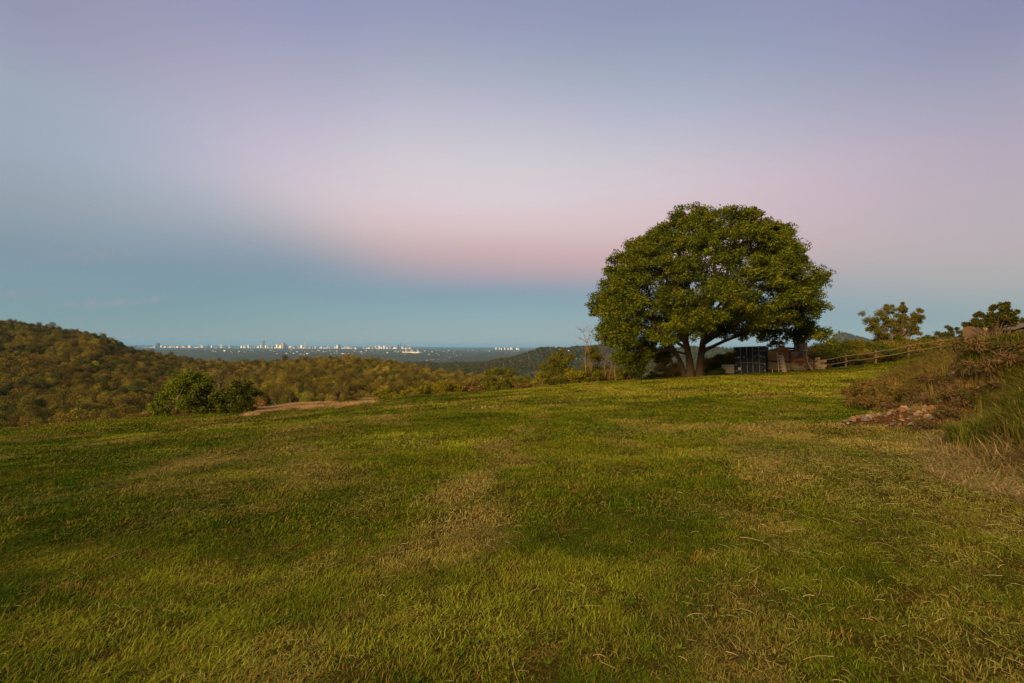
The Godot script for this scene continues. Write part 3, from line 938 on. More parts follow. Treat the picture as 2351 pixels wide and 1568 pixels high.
# ------------------------------------------------------------------ the great shade tree
func big_tree() -> void:
	var root := at_u(1593, 40.0)
	root.y -= 0.05
	var o := thing("shade_tree", "huge spreading broad-leaved tree with twin trunks beside the blue container", "tree", root)
	var wood := Color(0.085, 0.062, 0.042)
	var limbs := []   # sample points of every limb
	var add := func(called: String, pts: Array, r0: float, r1: float, sides := 9) -> void:
		var cv := Curve3D.new()
		for i in pts.size():
			var tan := Vector3.ZERO
			if i > 0 and i < pts.size() - 1:
				tan = (pts[i + 1] - pts[i - 1]) * 0.17
			cv.add_point(pts[i], -tan, tan)
		var ln := cv.get_baked_length()
		var k := maxi(6, int(ln / 0.5))
		var pp := []
		var rr := []
		for i in k:
			var t := float(i) / (k - 1)
			var p := cv.sample_baked(ln * t)
			pp.append(p + Vector3(noise.get_noise_3d(p.x * 40, p.y * 40, p.z * 40), 0, noise.get_noise_3d(p.z * 40, p.x * 40, 7)) * 0.18 * t)
			var flare := 1.0 + 0.45 * exp(-p.y * 2.2) if r0 > 0.2 else 1.0
			rr.append(lerpf(r0, r1, pow(t, 0.75)) * flare)
			if p.y > 1.8: limbs.append(pp[-1])
		var mb := MB.new(true)
		mb.col = wood * rng.randf_range(0.9, 1.1)
		mb.tube(pp, rr, sides)
		part(o, called, mb.mesh(), M.bark)
	var V := func(x, y, z): return Vector3(x, y, z)
	add.call("trunk", [V.call(-0.30, -0.3, 0.1), V.call(-0.38, 1.2, 0.1), V.call(-0.62, 2.6, 0.1), V.call(-1.1, 4.3, 0.3), V.call(-1.7, 6.6, 0.8), V.call(-2.2, 9.2, 1.2)], 0.33, 0.10, 12)
	add.call("trunk", [V.call(0.42, -0.3, 0.0), V.call(0.52, 1.2, 0.0), V.call(0.78, 3.0, -0.1), V.call(1.15, 5.0, -0.2), V.call(1.7, 7.6, -0.2), V.call(2.0, 10.6, -0.4)], 0.34, 0.10, 12)
	add.call("trunk", [V.call(-0.55, -0.3, -0.35), V.call(-0.85, 1.0, -0.5), V.call(-1.4, 2.3, -0.8), V.call(-2.4, 4.0, -1.6), V.call(-4.2, 6.4, -3.0)], 0.22, 0.07, 10)
	for k in [
		[[-0.62, 2.6, 0.1], [-2.2, 4.6, 0.9], [-4.4, 6.4, 1.6], [-6.6, 7.4, 2.0], 0.20], [[-0.9, 3.6, 0.2], [-2.4, 6.2, 2.2], [-3.9, 8.8, 3.6], [-4.9, 10.2, 4.2], 0.17],
		[[-1.1, 4.3, 0.3], [-1.9, 7.2, -1.4], [-3.0, 10.0, -2.8], [-3.2, 11.8, -3.2], 0.16], [[-0.7, 2.9, 0.1], [-1.2, 4.8, 2.8], [-1.0, 6.8, 5.6], [-0.6, 8.2, 7.0], 0.18],
		[[0.9, 3.6, -0.1], [2.6, 6.2, 0.8], [4.8, 8.6, 1.4], [6.4, 10.4, 1.6], 0.19], [[1.0, 4.4, -0.2], [3.0, 6.4, -1.8], [5.2, 8.6, -3.4], [6.4, 9.6, -4.2], 0.17],
		[[0.75, 2.8, 0.0], [2.4, 4.4, 2.4], [4.2, 5.8, 4.8], [5.0, 6.8, 6.2], 0.18], [[1.3, 5.8, -0.2], [1.9, 8.6, 2.0], [2.6, 11.0, 3.2], [2.8, 12.4, 3.6], 0.15],
		[[0.72, 2.2, 0.1], [2.6, 3.2, 0.7], [5.4, 4.2, 1.0], [8.2, 4.4, 1.2], [10.0, 3.8, 1.4], 0.15], [[0.8, 3.0, 0.0], [3.2, 4.8, -0.6], [6.2, 6.2, -0.9], [9.0, 6.6, -1.0], 0.17],
		[[-0.5, 1.9, 0.0], [-2.2, 2.25, 0.9], [-3.4, 2.1, 1.3], [-4.8, 1.4, 1.7], 0.11], [[-0.6, 2.4, 0.0], [-2.8, 3.6, 0.4], [-5.4, 4.6, 0.6], [-7.4, 4.6, 0.6], 0.15],
		[[-1.5, 2.6, -0.8], [-3.0, 3.6, -2.6], [-4.8, 4.4, -4.6], [-5.8, 4.6, -5.6], 0.12], [[1.1, 4.9, -0.2], [1.4, 6.6, -3.0], [1.6, 8.4, -5.8], [1.8, 9.2, -7.2], 0.16],
		[[0.7, 2.6, -0.1], [2.0, 3.8, -2.6], [3.6, 4.8, -5.0], [4.6, 5.2, -6.4], 0.13]]:
		var pts := []
		for i in k.size() - 1:
			pts.append(Vector3(k[i][0], k[i][1], k[i][2]))
		add.call("limb", pts, k[-1], 0.045, 8)
	# clumps: a lumpy dome, hollow below
	var clumps := []   # centre, radius, leaf count
	var cx := 0.9
	var boughs := 44
	for i in boughs:
		var g := (i + 0.5) / boughs
		var y := lerpf(0.97, -0.14, g)
		var r := sqrt(maxf(0.0, 1.0 - y * y))
		var th := i * 2.39996 + rng.randf() * 0.5
		var f := rng.randf_range(0.76, 0.90)
		var ctr := Vector3(cx + cos(th) * r * 8.7 * f, 6.0 + y * 8.1 * f, sin(th) * r * 8.4 * f)
		if ctr.x < -1.0 and ctr.y > 9.5: ctr.y -= 0.12 * (-1.0 - ctr.x)
		var out := Vector3(cos(th) * r, y, sin(th) * r)
		var br := rng.randf_range(1.5, 2.3)
		for k in int(4.0 + br * 3.2):
			var n1 := (rand_unit() + out * 0.75 + Vector3.UP * 0.45).normalized()
			clumps.append([ctr + n1 * Vector3(br, br * 0.62, br) * rng.randf_range(0.65, 1.0), rng.randf_range(0.55, 0.95), 190])
	for i in 120:   # fine leafage between the boughs
		var y := lerpf(0.98, -0.1, (i + 0.5) / 120.0)
		var r := sqrt(1.0 - y * y)
		var th := i * 2.39996 + 1.0
		var f := rng.randf_range(0.80, 0.93)
		clumps.append([Vector3(cx + cos(th) * r * 8.5 * f, 6.0 + y * 7.9 * f, sin(th) * r * 8.4 * f), rng.randf_range(0.8, 1.25), 250])
	for i in 26:   # boughs that droop almost to the ground, left of and behind the trunks
		if i < 16: clumps.append([Vector3(rng.randf_range(-6.7, -3.7), rng.randf_range(0.5, 3.6), rng.randf_range(-1.0, 2.4)), rng.randf_range(0.6, 0.95), 260])
		else: clumps.append([Vector3(rng.randf_range(-3.5, -0.9), rng.randf_range(1.3, 3.7), rng.randf_range(-3.6, -1.0)), rng.randf_range(0.55, 0.9), 240])
	for i in 60:   # within the dome, thinner
		var y := rng.randf_range(0.1, 0.85)
		var th := rng.randf() * TAU
		var r := sqrt(1.0 - y * y) * rng.randf_range(0.45, 0.78)
		clumps.append([Vector3(cx + cos(th) * r * 8.8, 6.0 + y * 7.2 * rng.randf_range(0.75, 0.95), sin(th) * r * 8.2), rng.randf_range(0.8, 1.2), 170])
	for i in 62:   # hanging skirt
		var th := i * 2.39996
		var r := rng.randf_range(0.72, 0.98)
		var y := rng.randf_range(2.9, 5.8)
		var p := Vector3(cx + cos(th) * 9.3 * r, y, sin(th) * 8.2 * r)
		if absf(p.x - cx) < 4.0 and p.y < 3.9: p.y += 1.6
		clumps.append([p, rng.randf_range(0.75, 1.2), 260])
	for i in 40:   # fuller towards the left, down to eye height
		var p := Vector3(rng.randf_range(-8.4, -3.0), rng.randf_range(2.6, 7.5), rng.randf_range(-4.5, 5.5))
		if p.x > -5.0: p.y = maxf(p.y, 3.8)
		clumps.append([p, rng.randf_range(0.7, 1.2), 240])
	for i in 26:   # low boughs over the fork
		clumps.append([Vector3(rng.randf_range(-2.6, 4.2), rng.randf_range(3.5, 5.4), rng.randf_range(1.8, 6.0)), rng.randf_range(0.6, 0.95), 220])
	for i in 46:   # boughs hanging in front of and behind the fork
		var p := Vector3(rng.randf_range(-4.5, 6.5), 0, rng.randf_range(1.5, 7.0) * (1.0 if i % 3 else -1.0))
		p.y = rng.randf_range(3.7, 6.6) - 0.05 * absf(p.z) + 0.05 * absf(p.x)
		clumps.append([p, rng.randf_range(0.7, 1.1), 230])
	for k in [[-5.6, 2.6, 1.3, 1.0], [-5.2, 1.5, 1.5, 0.95], [-4.9, 3.2, 0.9, 1.0], [-5.9, 1.3, 1.0, 0.8], [-4.6, 1.9, 1.8, 0.8], [-5.3, 0.7, 1.4, 0.7], [-6.4, 1.9, 1.0, 0.7], [-4.3, 4.0, 0.6, 0.9], [-7.6, 3.0, 0.6, 0.8], [-7.9, 4.1, 0.4, 0.9], [-2.6, 1.9, -2.6, 0.8], [-1.9, 2.6, -2.2, 0.9], [-3.2, 2.5, -2.8, 0.8], [-2.0, 1.5, -3.0, 0.6], [-1.4, 3.2, -1.2, 0.9], [-2.7, 3.4, -1.4, 0.9],
		[10.2, 3.6, 1.4, 0.9], [9.2, 4.4, 1.2, 1.0], [10.9, 3.1, 1.5, 0.6], [8.2, 3.9, 1.2, 0.9], [7.0, 3.7, 1.6, 0.8], [9.8, 5.4, 0.6, 1.1], [5.6, 3.6, 2.0, 0.8], [3.6, 4.3, 3.2, 1.0], [4.4, 5.2, 4.4, 1.2], [6.4, 4.8, 3.4, 1.2],
		[6.6, 12.4, 0.8, 1.0], [4.6, 13.1, 0.4, 1.1], [1.4, 13.6, 0.2, 1.0]]:
		clumps.append([Vector3(k[0], k[1], k[2]), k[3], int(330 * k[3])])
	var tints := [Color(0.048, 0.070, 0.007), Color(0.074, 0.090, 0.008), Color(0.034, 0.052, 0.007), Color(0.105, 0.108, 0.010)]
	var twigs := MB.new(true)
	twigs.col = wood * 0.9
	var crown := MB.new()
	for c in clumps:   # keep to the shape of the crown
		var q: Vector3 = c[0] - Vector3(0.55, 6.0, 0.0)
		var lim := 1.0 + 0.22 * noise2.get_noise_3d(q.x * 9.0, q.y * 9.0, q.z * 9.0)
		var e := Vector3(q.x / 8.0, q.y / (8.05 if q.y > 0.0 else 60.0), q.z / 8.4)
		if e.length() > lim:
			c[0] = Vector3(0.55, 6.0, 0.0) + q * Vector3(1, 1 if q.y > 0.0 else 0, 1) * (lim / e.length()) + Vector3(0, minf(q.y, 0.0), 0)
	clumps.sort_custom(func(a, b): return (a[0] - Vector3(0.3, 4, 0)).length() < (b[0] - Vector3(0.3, 4, 0)).length())
	for c in clumps:
		var p: Vector3 = c[0]
		var best := Vector3(0.3, 4, 0)
		var bd := 1e9
		for l in limbs:
			var q: float = (l - p).length() + maxf(0.0, l.y - p.y) * 1.2
			if q < bd:
				bd = q
				best = l
		var way := bent(best, p, 0.12, 5)
		twigs.tube(way, taper(0.018 + 0.012 * minf(bd, 3.0), 0.012, 5), 5, false)
		limbs.append(way[2])
		limbs.append(way[3])
		var rr: float = c[1]
		for s in 4:
			twigs.tube(bent(way[3], p + rand_unit() * Vector3(rr, rr * 0.5, rr) * 0.8, 0.05, 3), taper(0.014, 0.006, 3), 4, false)
		# sprays inside a clump
		var sprays := 7
		for s in sprays:
			var q := p + rand_unit() * Vector3(rr, rr * 0.55, rr) * 0.72
			foliage(crown, q, Vector3(rr * 0.42, rr * 0.27, rr * 0.42), int(c[2] * 1.5) / sprays, 0.21, 0.08, tints, 0.25, 0.1)
	part(o, "branches", twigs.mesh(), M.bark)
	part(o, "crown", crown.mesh(), M.leaf)

# ------------------------------------------------------------------ container, block stacks, ladders
func yard() -> void:
	container()
	water_tote()
	var Y := Basis(Vector3.UP, -0.45)   # the yard faces the lawn
	var tones := [Color(0.32, 0.25, 0.16), Color(0.42, 0.32, 0.19), Color(0.20, 0.16, 0.11), Color(0.52, 0.40, 0.25), Color(0.36, 0.31, 0.22)]
	var bl := []
	for t in tones:
		var mb := MB.new()
		mb.col = t
		mb.box(Transform3D(), Vector3(0.40, 0.20, 0.22), 0.012)
		bl.append(mb.mesh())
	# a stack of blocks: courses by columns, facing us, on two bearers
	var stack := func(label: String, u: float, d: float, cols: int, rows: int, deep: int, sx: float, sy: float, ragged: int) -> Node3D:
		var at := at_u(u, d)
		var o := thing("block_stack", label, "block stack", at, "", -0.45 + rng.randf_range(-0.05, 0.05))
		for bx in [-1, 1]:
			var bm := MB.new()
			bm.col = Color(0.16, 0.11, 0.07)
			bm.box(Transform3D(Basis(), Vector3(bx * cols * 0.40 * sx * 0.3, 0.03, 0)), Vector3(0.1, 0.12, deep * 0.23), 0.008)
			part(o, "bearer", bm.mesh(), M.timber)
		for r in rows:
			var skip := 0
			if r >= rows - 2: skip = rng.randi() % (ragged + 1)
			for z in deep:
				var off := 0.0 if r % 2 == 0 else 0.12
				for c in cols:
					if c < skip and r >= rows - 1 or (ragged > 0 and r == rows - 1 and c >= cols - 1): continue
					if z > 0 and r < rows - 1 and c > 0 and c < cols - 1: continue   # inside, never seen
					var b := part(o, "block", bl[rng.randi() % bl.size()], M.block, Vector3((c - (cols - 1) * 0.5) * 0.408 * sx + off * sx - 0.06 * sx + rng.randf_range(-0.012, 0.012), 0.095 + 0.1 * sy + r * 0.206 * sy, (deep - 1) * 0.115 - z * 0.23 + rng.randf_range(-0.02, 0.02)))
					b.scale = Vector3(sx, sy, 1.0)
					b.rotation.y = rng.randf_range(-0.03, 0.03)
		return o
	# left heap: wrapped pallet loads, debris on top
	var p := at_u(1786, 42.8)
	var w := thing("wrapped_pallet_load", "weathered grey-brown pallet load, lower of two behind the white ladder", "pallet load", p, "", -0.40)
	pallet(w, 0.0)
	var body := MB.new()
	body.col = Color(0.25, 0.21, 0.14)
	body.box(Transform3D(Basis(), Vector3(0, 0.50, 0)), Vector3(1.75, 0.72, 1.1), 0.06)
	part(w, "wrapped_load", body.mesh(), M.block)
	var w2 := thing("wrapped_pallet_load", "weathered tan pallet load stacked on a red-brown pallet behind the ladder", "pallet load", p + Y * Vector3(-0.05, 0.86, 0), "", -0.46)
	pallet(w2, 0.0, Color(0.20, 0.045, 0.02))
	body = MB.new()
	body.col = Color(0.30, 0.22, 0.11)
	body.box(Transform3D(Basis(), Vector3(-0.28, 0.56, 0)), Vector3(1.1, 0.84, 1.05), 0.07)
	part(w2, "wrapped_load", body.mesh(), M.block)
	body = MB.new()
	body.col = Color(0.27, 0.20, 0.12)
	body.box(Transform3D(Basis(), Vector3(0.58, 0.53, 0.02)), Vector3(0.55, 0.78, 1.0), 0.05)
	part(w2, "wrapped_load", body.mesh(), M.block)
	# broken slabs on top
	var tops := [[-0.45, 1.06, 0.1, 0.85, 0.13, 0.35, 0.35], [0.1, 1.08, 0.2, 0.75, 0.2, 0.4, 0.05], [0.25, 1.30, 0.0, 0.5, 0.4, 0.4, -0.1], [-0.1, 1.22, -0.1, 0.9, 0.12, 0.5, 0.42], [0.62, 1.14, -0.1, 0.4, 0.4, 0.4, 0.0]]
	for k in tops:
		var so := thing("broken_slab", "broken brown concrete slab heaped on the tan pallet load", "slab", p + Y * Vector3(k[0], k[1] + 0.86, k[2]), "broken slabs on the pallet load", -0.45)
		var sm := MB.new()
		sm.col = Color(0.25, 0.18, 0.11)
		sm.box(Transform3D(Basis(Vector3.BACK, k[6]), Vector3.ZERO), Vector3(k[3], k[4], k[5]), 0.03)
		part(so, "slab", sm.mesh(), M.block)
	# right stack with an orange rack beam across it
	stack.call("wide brown block stack with an orange beam across its front", 1833, 42.8, 4, 8, 2, 0.84, 1.0, 0)
	var c := at_u(1833, 42.8)
	beam("orange steel beam lying across the wide block stack", c + Y * Vector3(0.0, 0.98, 0.27), 1.4, Color(0.45, 0.07, 0.012))
	beam("short orange steel beam poking out above the tan pallet load", p + Y * Vector3(0.62, 1.82, 0.55), 0.55, Color(0.45, 0.09, 0.015), 0.35)
	# upright blocks on top, old tyres beside them
	var tp := c + Y * Vector3(0.15, 1.74, 0.0)
	var up := thing("upright_block_bundle", "bundle of upright dark blocks standing on the wide block stack", "block stack", tp, "", -0.45)
	for i in 5:
		var b := part(up, "block", bl[(i * 2) % bl.size()], M.block, Vector3((i - 2) * 0.205, 0.43, rng.randf_range(-0.04, 0.04)))
		b.rotation.z = PI / 2
		b.scale = Vector3(2.0, 1.0, 1.6)
	for i in 2:
		var ty := thing("old_tyre", "old black tyre lying beside the upright block bundle", "tyre", tp + Y * Vector3(-0.72, i * 0.19, 0.02), "tyres on the block stack")
		var tm := TorusMesh.new()
		tm.inner_radius = 0.17
		tm.outer_radius = 0.33
		tm.rings = 20
		tm.ring_segments = 10
		part(ty, "tread", tm, mat(lin(0.018, 0.017, 0.016), 0.85), Vector3(0, 0.09, 0))
	# low stack at the end
	stack.call("low brown block stack with stepped top near the rail fence", 1873, 42.6, 4, 5, 2, 0.88, 1.0, 2)
	ladder("white painted ladder leaning on the pallet loads", "ladder", at_u(1794.5, 41.75), [-0.27, 1.72], 0.205, 0.42, Color(0.80, 0.76, 0.70), 5, -0.14)
	ladder("small brown wooden ladder leaning on the block stack", "ladder", at_u(1858, 42.0), [-0.1, 1.25], 0.18, 0.44, Color(0.22, 0.14, 0.08), 4, -0.05)
	# board standing inside the white ladder
	var bp := at_u(1797, 41.9)
	var bo := thing("leaning_board", "pale pinkish board leaning behind the white ladder", "board", bp, "", -0.45)
	var bm := MB.new()
	bm.col = Color(0.62, 0.46, 0.34)
	bm.box(Transform3D(Basis(Vector3.BACK, 0.17) * Basis(Vector3.RIGHT, -0.22), Vector3(0.0, 0.72, -0.18)), Vector3(0.36, 1.5, 0.03), 0.006)
	part(bo, "panel", bm.mesh(), M.timber)
	# bent pipe with a pale cap
	var pp := at_u(1857, 41.6)
	var po := thing("bent_pipe", "rusty bent pipe with a pale cap leaning on the block stack", "pipe", pp, "", -0.45)
	var pm := MB.new(true)
	pm.col = Color(0.34, 0.22, 0.13)
	pm.tube([Vector3(0.25, -0.05, 0.25), Vector3(0.08, 0.35, 0.1), Vector3(-0.1, 0.75, -0.05), Vector3(-0.17, 1.2, -0.16), Vector3(-0.19, 1.72, -0.2)], [0.035, 0.035, 0.04, 0.05, 0.055], 8)
	part(po, "shaft", pm.mesh(), M.tint)
	var cm := MB.new()
	cm.col = Color(0.66, 0.55, 0.42)
	cm.box(Transform3D(Basis(Vector3.BACK, 0.06), Vector3(-0.19, 1.77, -0.2)), Vector3(0.26, 0.09, 0.2), 0.015)
	part(po, "cap", cm.mesh(), M.tint)
	# little white peg
	var gp := thing("white_peg", "short white peg standing in the grass by the container", "peg", at_u(1772, 41.5))
	var gm := MB.new(true)
	gm.col = Color(0.7, 0.66, 0.6)
	gm.tube([Vector3(0, -0.1, 0), Vector3(0.03, 0.27, 0)], [0.022, 0.022], 6)
	part(gp, "stake", gm.mesh(), M.tint)
	# creeper over the slabs
	var vine := bush(1.5, 0.8, 14, 1500, 0.12, 0.06, [Color(0.075, 0.085, 0.014), Color(0.11, 0.10, 0.02)], Color(0.1, 0.07, 0.04))
	plant("creeper", "green creeper sprawling over the broken slabs", "creeper", p + Y * Vector3(-0.2, 2.1, -0.45), vine, M.bark, M.leaf, "", 0.0, ["stems", "foliage"])

func pallet(o: Node3D, y: float, tone := Color(0.15, 0.11, 0.07)) -> void:
	for i in 3:
		var mb := MB.new()
		mb.col = tone
		mb.box(Transform3D(Basis(), Vector3((i - 1) * 0.78, y + 0.05, 0)), Vector3(0.12, 0.1, 1.05), 0.006)
		part(o, "bearer", mb.mesh(), M.timber)
	for i in 4:
		var mb := MB.new()
		mb.col = tone * 1.15
		mb.box(Transform3D(Basis(), Vector3(0, y + 0.115, -0.42 + i * 0.29)), Vector3(1.75, 0.025, 0.16), 0.004)
		part(o, "slat", mb.mesh(), M.timber)

func beam(label: String, at: Vector3, ln: float, tone: Color, tilt := 0.0) -> void:
	var o := thing("steel_beam", label, "beam", at, "", -0.45)
	var mb := MB.new()
	mb.col = tone
	var b := Basis(Vector3.BACK, tilt)
	mb.box(Transform3D(b, Vector3.ZERO), Vector3(ln, 0.15, 0.012))
	mb.box(Transform3D(b, b * Vector3(0, 0.07, 0.03)), Vector3(ln, 0.012, 0.05))
	mb.box(Transform3D(b, b * Vector3(0, -0.07, 0.03)), Vector3(ln, 0.012, 0.05))
	part(o, "channel", mb.mesh(), M.tint)

func ladder(label: String, category: String, at: Vector3, rise: Array, half: float, lean: float, tone: Color, rungs: int, tilt: float) -> void:
	var o := thing("ladder", label, category, at)
	o.rotation = Vector3(-lean * 0.45, -0.45, -tilt * 0.6)
	for s in [-1, 1]:
		var mb := MB.new()
		mb.col = tone
		mb.box(Transform3D(Basis(Vector3.BACK, s * 0.02), Vector3(s * half, rise[1] * 0.5 - 0.05, 0)), Vector3(0.05, rise[1] + 0.1, 0.07), 0.008)
		part(o, "rail", mb.mesh(), M.timber)
	for i in rungs:
		var mb := MB.new(true)
		mb.col = tone
		var y: float = rise[1] * (i + 0.9) / (rungs + 0.7)
		mb.tube([Vector3(-half, y, 0), Vector3(half, y, 0)], [0.022, 0.022], 6)
		part(o, "rung", mb.mesh(), M.timber)

func container() -> void:
	var at := at_u(1723, 42.0)
	at.y -= 0.12
	var o := thing("shipping_container", "dark blue corrugated shipping container with locking rods under the tree", "container", at)
	o.rotation = Vector3(0, -0.53, 0.045)
	var blue := mat(lin(0.012, 0.026, 0.060), 0.55, false)
	blue.albedo_texture = noise_tex(0.02, Color(0.62, 0.62, 0.62), Color(1, 1, 1), 17)
	blue.uv1_triplanar = true
	var L := 6.06
	var W := 2.44
	var H := 2.50
	var fr := MB.new()
	for x in [-1, 1]:
		for z in [0, 1]:
			fr.box(Transform3D(Basis(), Vector3(x * (W / 2 - 0.06), H / 2, -z * (L - 0.12) - 0.06)), Vector3(0.12, H - 0.24, 0.12), 0.01)
		for y in [0.06, H - 0.06]:
			fr.box(Transform3D(Basis(), Vector3(x * (W / 2 - 0.05), y, -L / 2)), Vector3(0.10, 0.12, L), 0.01)
	for z in [0, 1]:
		for y in [0.075, H - 0.075]:
			fr.box(Transform3D(Basis(), Vector3(0, y, -z * (L - 0.12) - 0.06)), Vector3(W - 0.2, 0.15, 0.125), 0.01)
	part(o, "frame", fr.mesh(), blue)
	for x in [-1, 1]:
		var sd := MB.new()
		for i in 42:
			var z0 := -0.12 - i * (L - 0.24) / 42.0
			var z1 := -0.12 - (i + 0.5) * (L - 0.24) / 42.0
			var z2 := -0.12 - (i + 1) * (L - 0.24) / 42.0
			var o0: float = x * (W / 2 - 0.015)
			var o1: float = x * (W / 2 - 0.05)
			sd.quad(Vector3(o0, 0.12, z0), Vector3(o0, H - 0.12, z0), Vector3(o0, H - 0.12, z1 + 0.02), Vector3(o0, 0.12, z1 + 0.02))
			sd.quad(Vector3(o0, 0.12, z1 + 0.02), Vector3(o0, H - 0.12, z1 + 0.02), Vector3(o1, H - 0.12, z1), Vector3(o1, 0.12, z1))
			sd.quad(Vector3(o1, 0.12, z1), Vector3(o1, H - 0.12, z1), Vector3(o1, H - 0.12, z2 + 0.02), Vector3(o1, 0.12, z2 + 0.02))
			sd.quad(Vector3(o1, 0.12, z2 + 0.02), Vector3(o1, H - 0.12, z2 + 0.02), Vector3(o0, H - 0.12, z2), Vector3(o0, 0.12, z2))
		part(o, "side_panel", sd.mesh(), blue)
	var rf := MB.new()
	rf.box(Transform3D(Basis(), Vector3(0, H - 0.03, -L / 2)), Vector3(W - 0.22, 0.03, L - 0.26))
	part(o, "roof", rf.mesh(), blue)
	var bk := MB.new()
	bk.box(Transform3D(Basis(), Vector3(0, H / 2, -L + 0.05)), Vector3(W - 0.24, H - 0.3, 0.04))
	part(o, "end_panel", bk.mesh(), blue)
	var steel := mat(lin(0.26, 0.25, 0.22), 0.5, false)
	var white := mat(lin(0.62, 0.60, 0.56), 0.7, false)
	for s in [-1, 1]:
		var dm := MB.new()
		dm.box(Transform3D(Basis(), Vector3(s * 0.555, H / 2, -0.07)), Vector3(1.09, H - 0.31, 0.05), 0.008)
		for y in [0.62, 1.22, 1.84]:   # pressed panels
			dm.box(Transform3D(Basis(), Vector3(s * 0.555, y, -0.042)), Vector3(0.98, 0.44, 0.02), 0.008)
		var door := part(o, "door", dm.mesh(), blue)
		for k in [0.22, 0.72]:
			var rm := MB.new(true)
			var x: float = s * k
			rm.tube([Vector3(x, 0.1, 0.02), Vector3(x, H - 0.1, 0.02)], [0.019, 0.019], 8)
			part(door, "locking_rod", rm.mesh(), steel)
			for y in [0.12, 0.75, 1.85, H - 0.12]:
				var km := MB.new()
				km.box(Transform3D(Basis(), Vector3(x, y, 0.0)), Vector3(0.09, 0.08, 0.07), 0.008)
				part(door, "rod_bracket", km.mesh(), steel)
			var hm := MB.new()
			hm.box(Transform3D(Basis(), Vector3(x - 0.20, 1.12, 0.035)), Vector3(0.42, 0.035, 0.02), 0.004)
			part(door, "rod_handle", hm.mesh(), steel)
		for y in [0.4, 0.95, 1.55, 2.1]:
			var hg := MB.new()
			hg.box(Transform3D(Basis(), Vector3(s * 1.12, y, -0.01)), Vector3(0.10, 0.13, 0.06), 0.01)
			part(door, "hinge", hg.mesh(), steel)
		# markings: white triangle and square label left; rows of small lettering right
		var z := -0.012
		if s == -1:
			var tm := MB.new()
			tm.tri(Vector3(-0.98, 1.62, z), Vector3(-0.80, 1.62, z), Vector3(-0.89, 1.46, z))
			part(door, "triangle_mark", tm.mesh(), white)
			var qm := MB.new()
			qm.box(Transform3D(Basis(), Vector3(-0.87, 0.58, z)), Vector3(0.22, 0.24, 0.006))
			part(door, "square_label", qm.mesh(), mat(lin(0.60, 0.50, 0.42), 0.7))
			var cm := MB.new(true)
			var ring := []
			var rad := []
			for i in 13:
				ring.append(Vector3(-0.47 + cos(TAU * i / 12.0) * 0.07, 1.58 + sin(TAU * i / 12.0) * 0.07, z))
				rad.append(0.009)
			cm.tube(ring, rad, 4, false)
			part(door, "ring_mark", cm.mesh(), white)
		else:
			var lm := MB.new()
			for row in [[0.33, 1.72, 7, 0.036], [0.34, 1.62, 3, 0.036], [0.34, 1.54, 2, 0.036], [0.80, 1.68, 4, 0.09], [0.80, 1.56, 4, 0.09], [0.36, 1.02, 5, 0.045], [0.80, 1.02, 6, 0.045], [0.36, 2.1, 5, 0.03], [0.80, 2.1, 5, 0.03]]:
				for i in row[2]:
					lm.box(Transform3D(Basis(), Vector3(row[0] + i * 0.052, row[1], z)), Vector3(0.030, row[3], 0.004))
			part(door, "stencilled_marks", lm.mesh(), mat(lin(0.30, 0.32, 0.33), 0.7))

func water_tote() -> void:
	var at := at_u(1671.0, 42.5)
	var o := thing("caged_water_tote", "whitish square water tote in a wire cage left of the container", "tote", at, "", -0.42)
	var mb := MB.new()
	mb.col = Color(0.34, 0.33, 0.27)
	mb.box(Transform3D(Basis(), Vector3(0, 0.50, -0.4)), Vector3(0.98, 0.78, 0.8), 0.06)
	part(o, "tank", mb.mesh(), M.tint)
	pallet_like(o)
	for i in 6:
		var b := MB.new(true)
		b.col = Color(0.12, 0.12, 0.11)
		var x := -0.52 + i * 0.208
		b.tube([Vector3(x, 0.1, 0.02), Vector3(x, 0.93, 0.02)], [0.011, 0.011], 5)
		part(o, "cage_bar", b.mesh(), M.tint)
	for i in 5:
		var b := MB.new(true)
		b.col = Color(0.12, 0.12, 0.11)
		var y := 0.12 + i * 0.2
		b.tube([Vector3(-0.53, y, 0.03), Vector3(0.53, y, 0.03)], [0.011, 0.011], 5)
		part(o, "cage_bar", b.mesh(), M.tint)

func pallet_like(o: Node3D) -> void:
	var b := MB.new()
	b.col = Color(0.12, 0.10, 0.08)
	b.box(Transform3D(Basis(), Vector3(0, 0.04, -0.4)), Vector3(1.06, 0.12, 0.86), 0.01)
	part(o, "base_pallet", b.mesh(), M.timber)

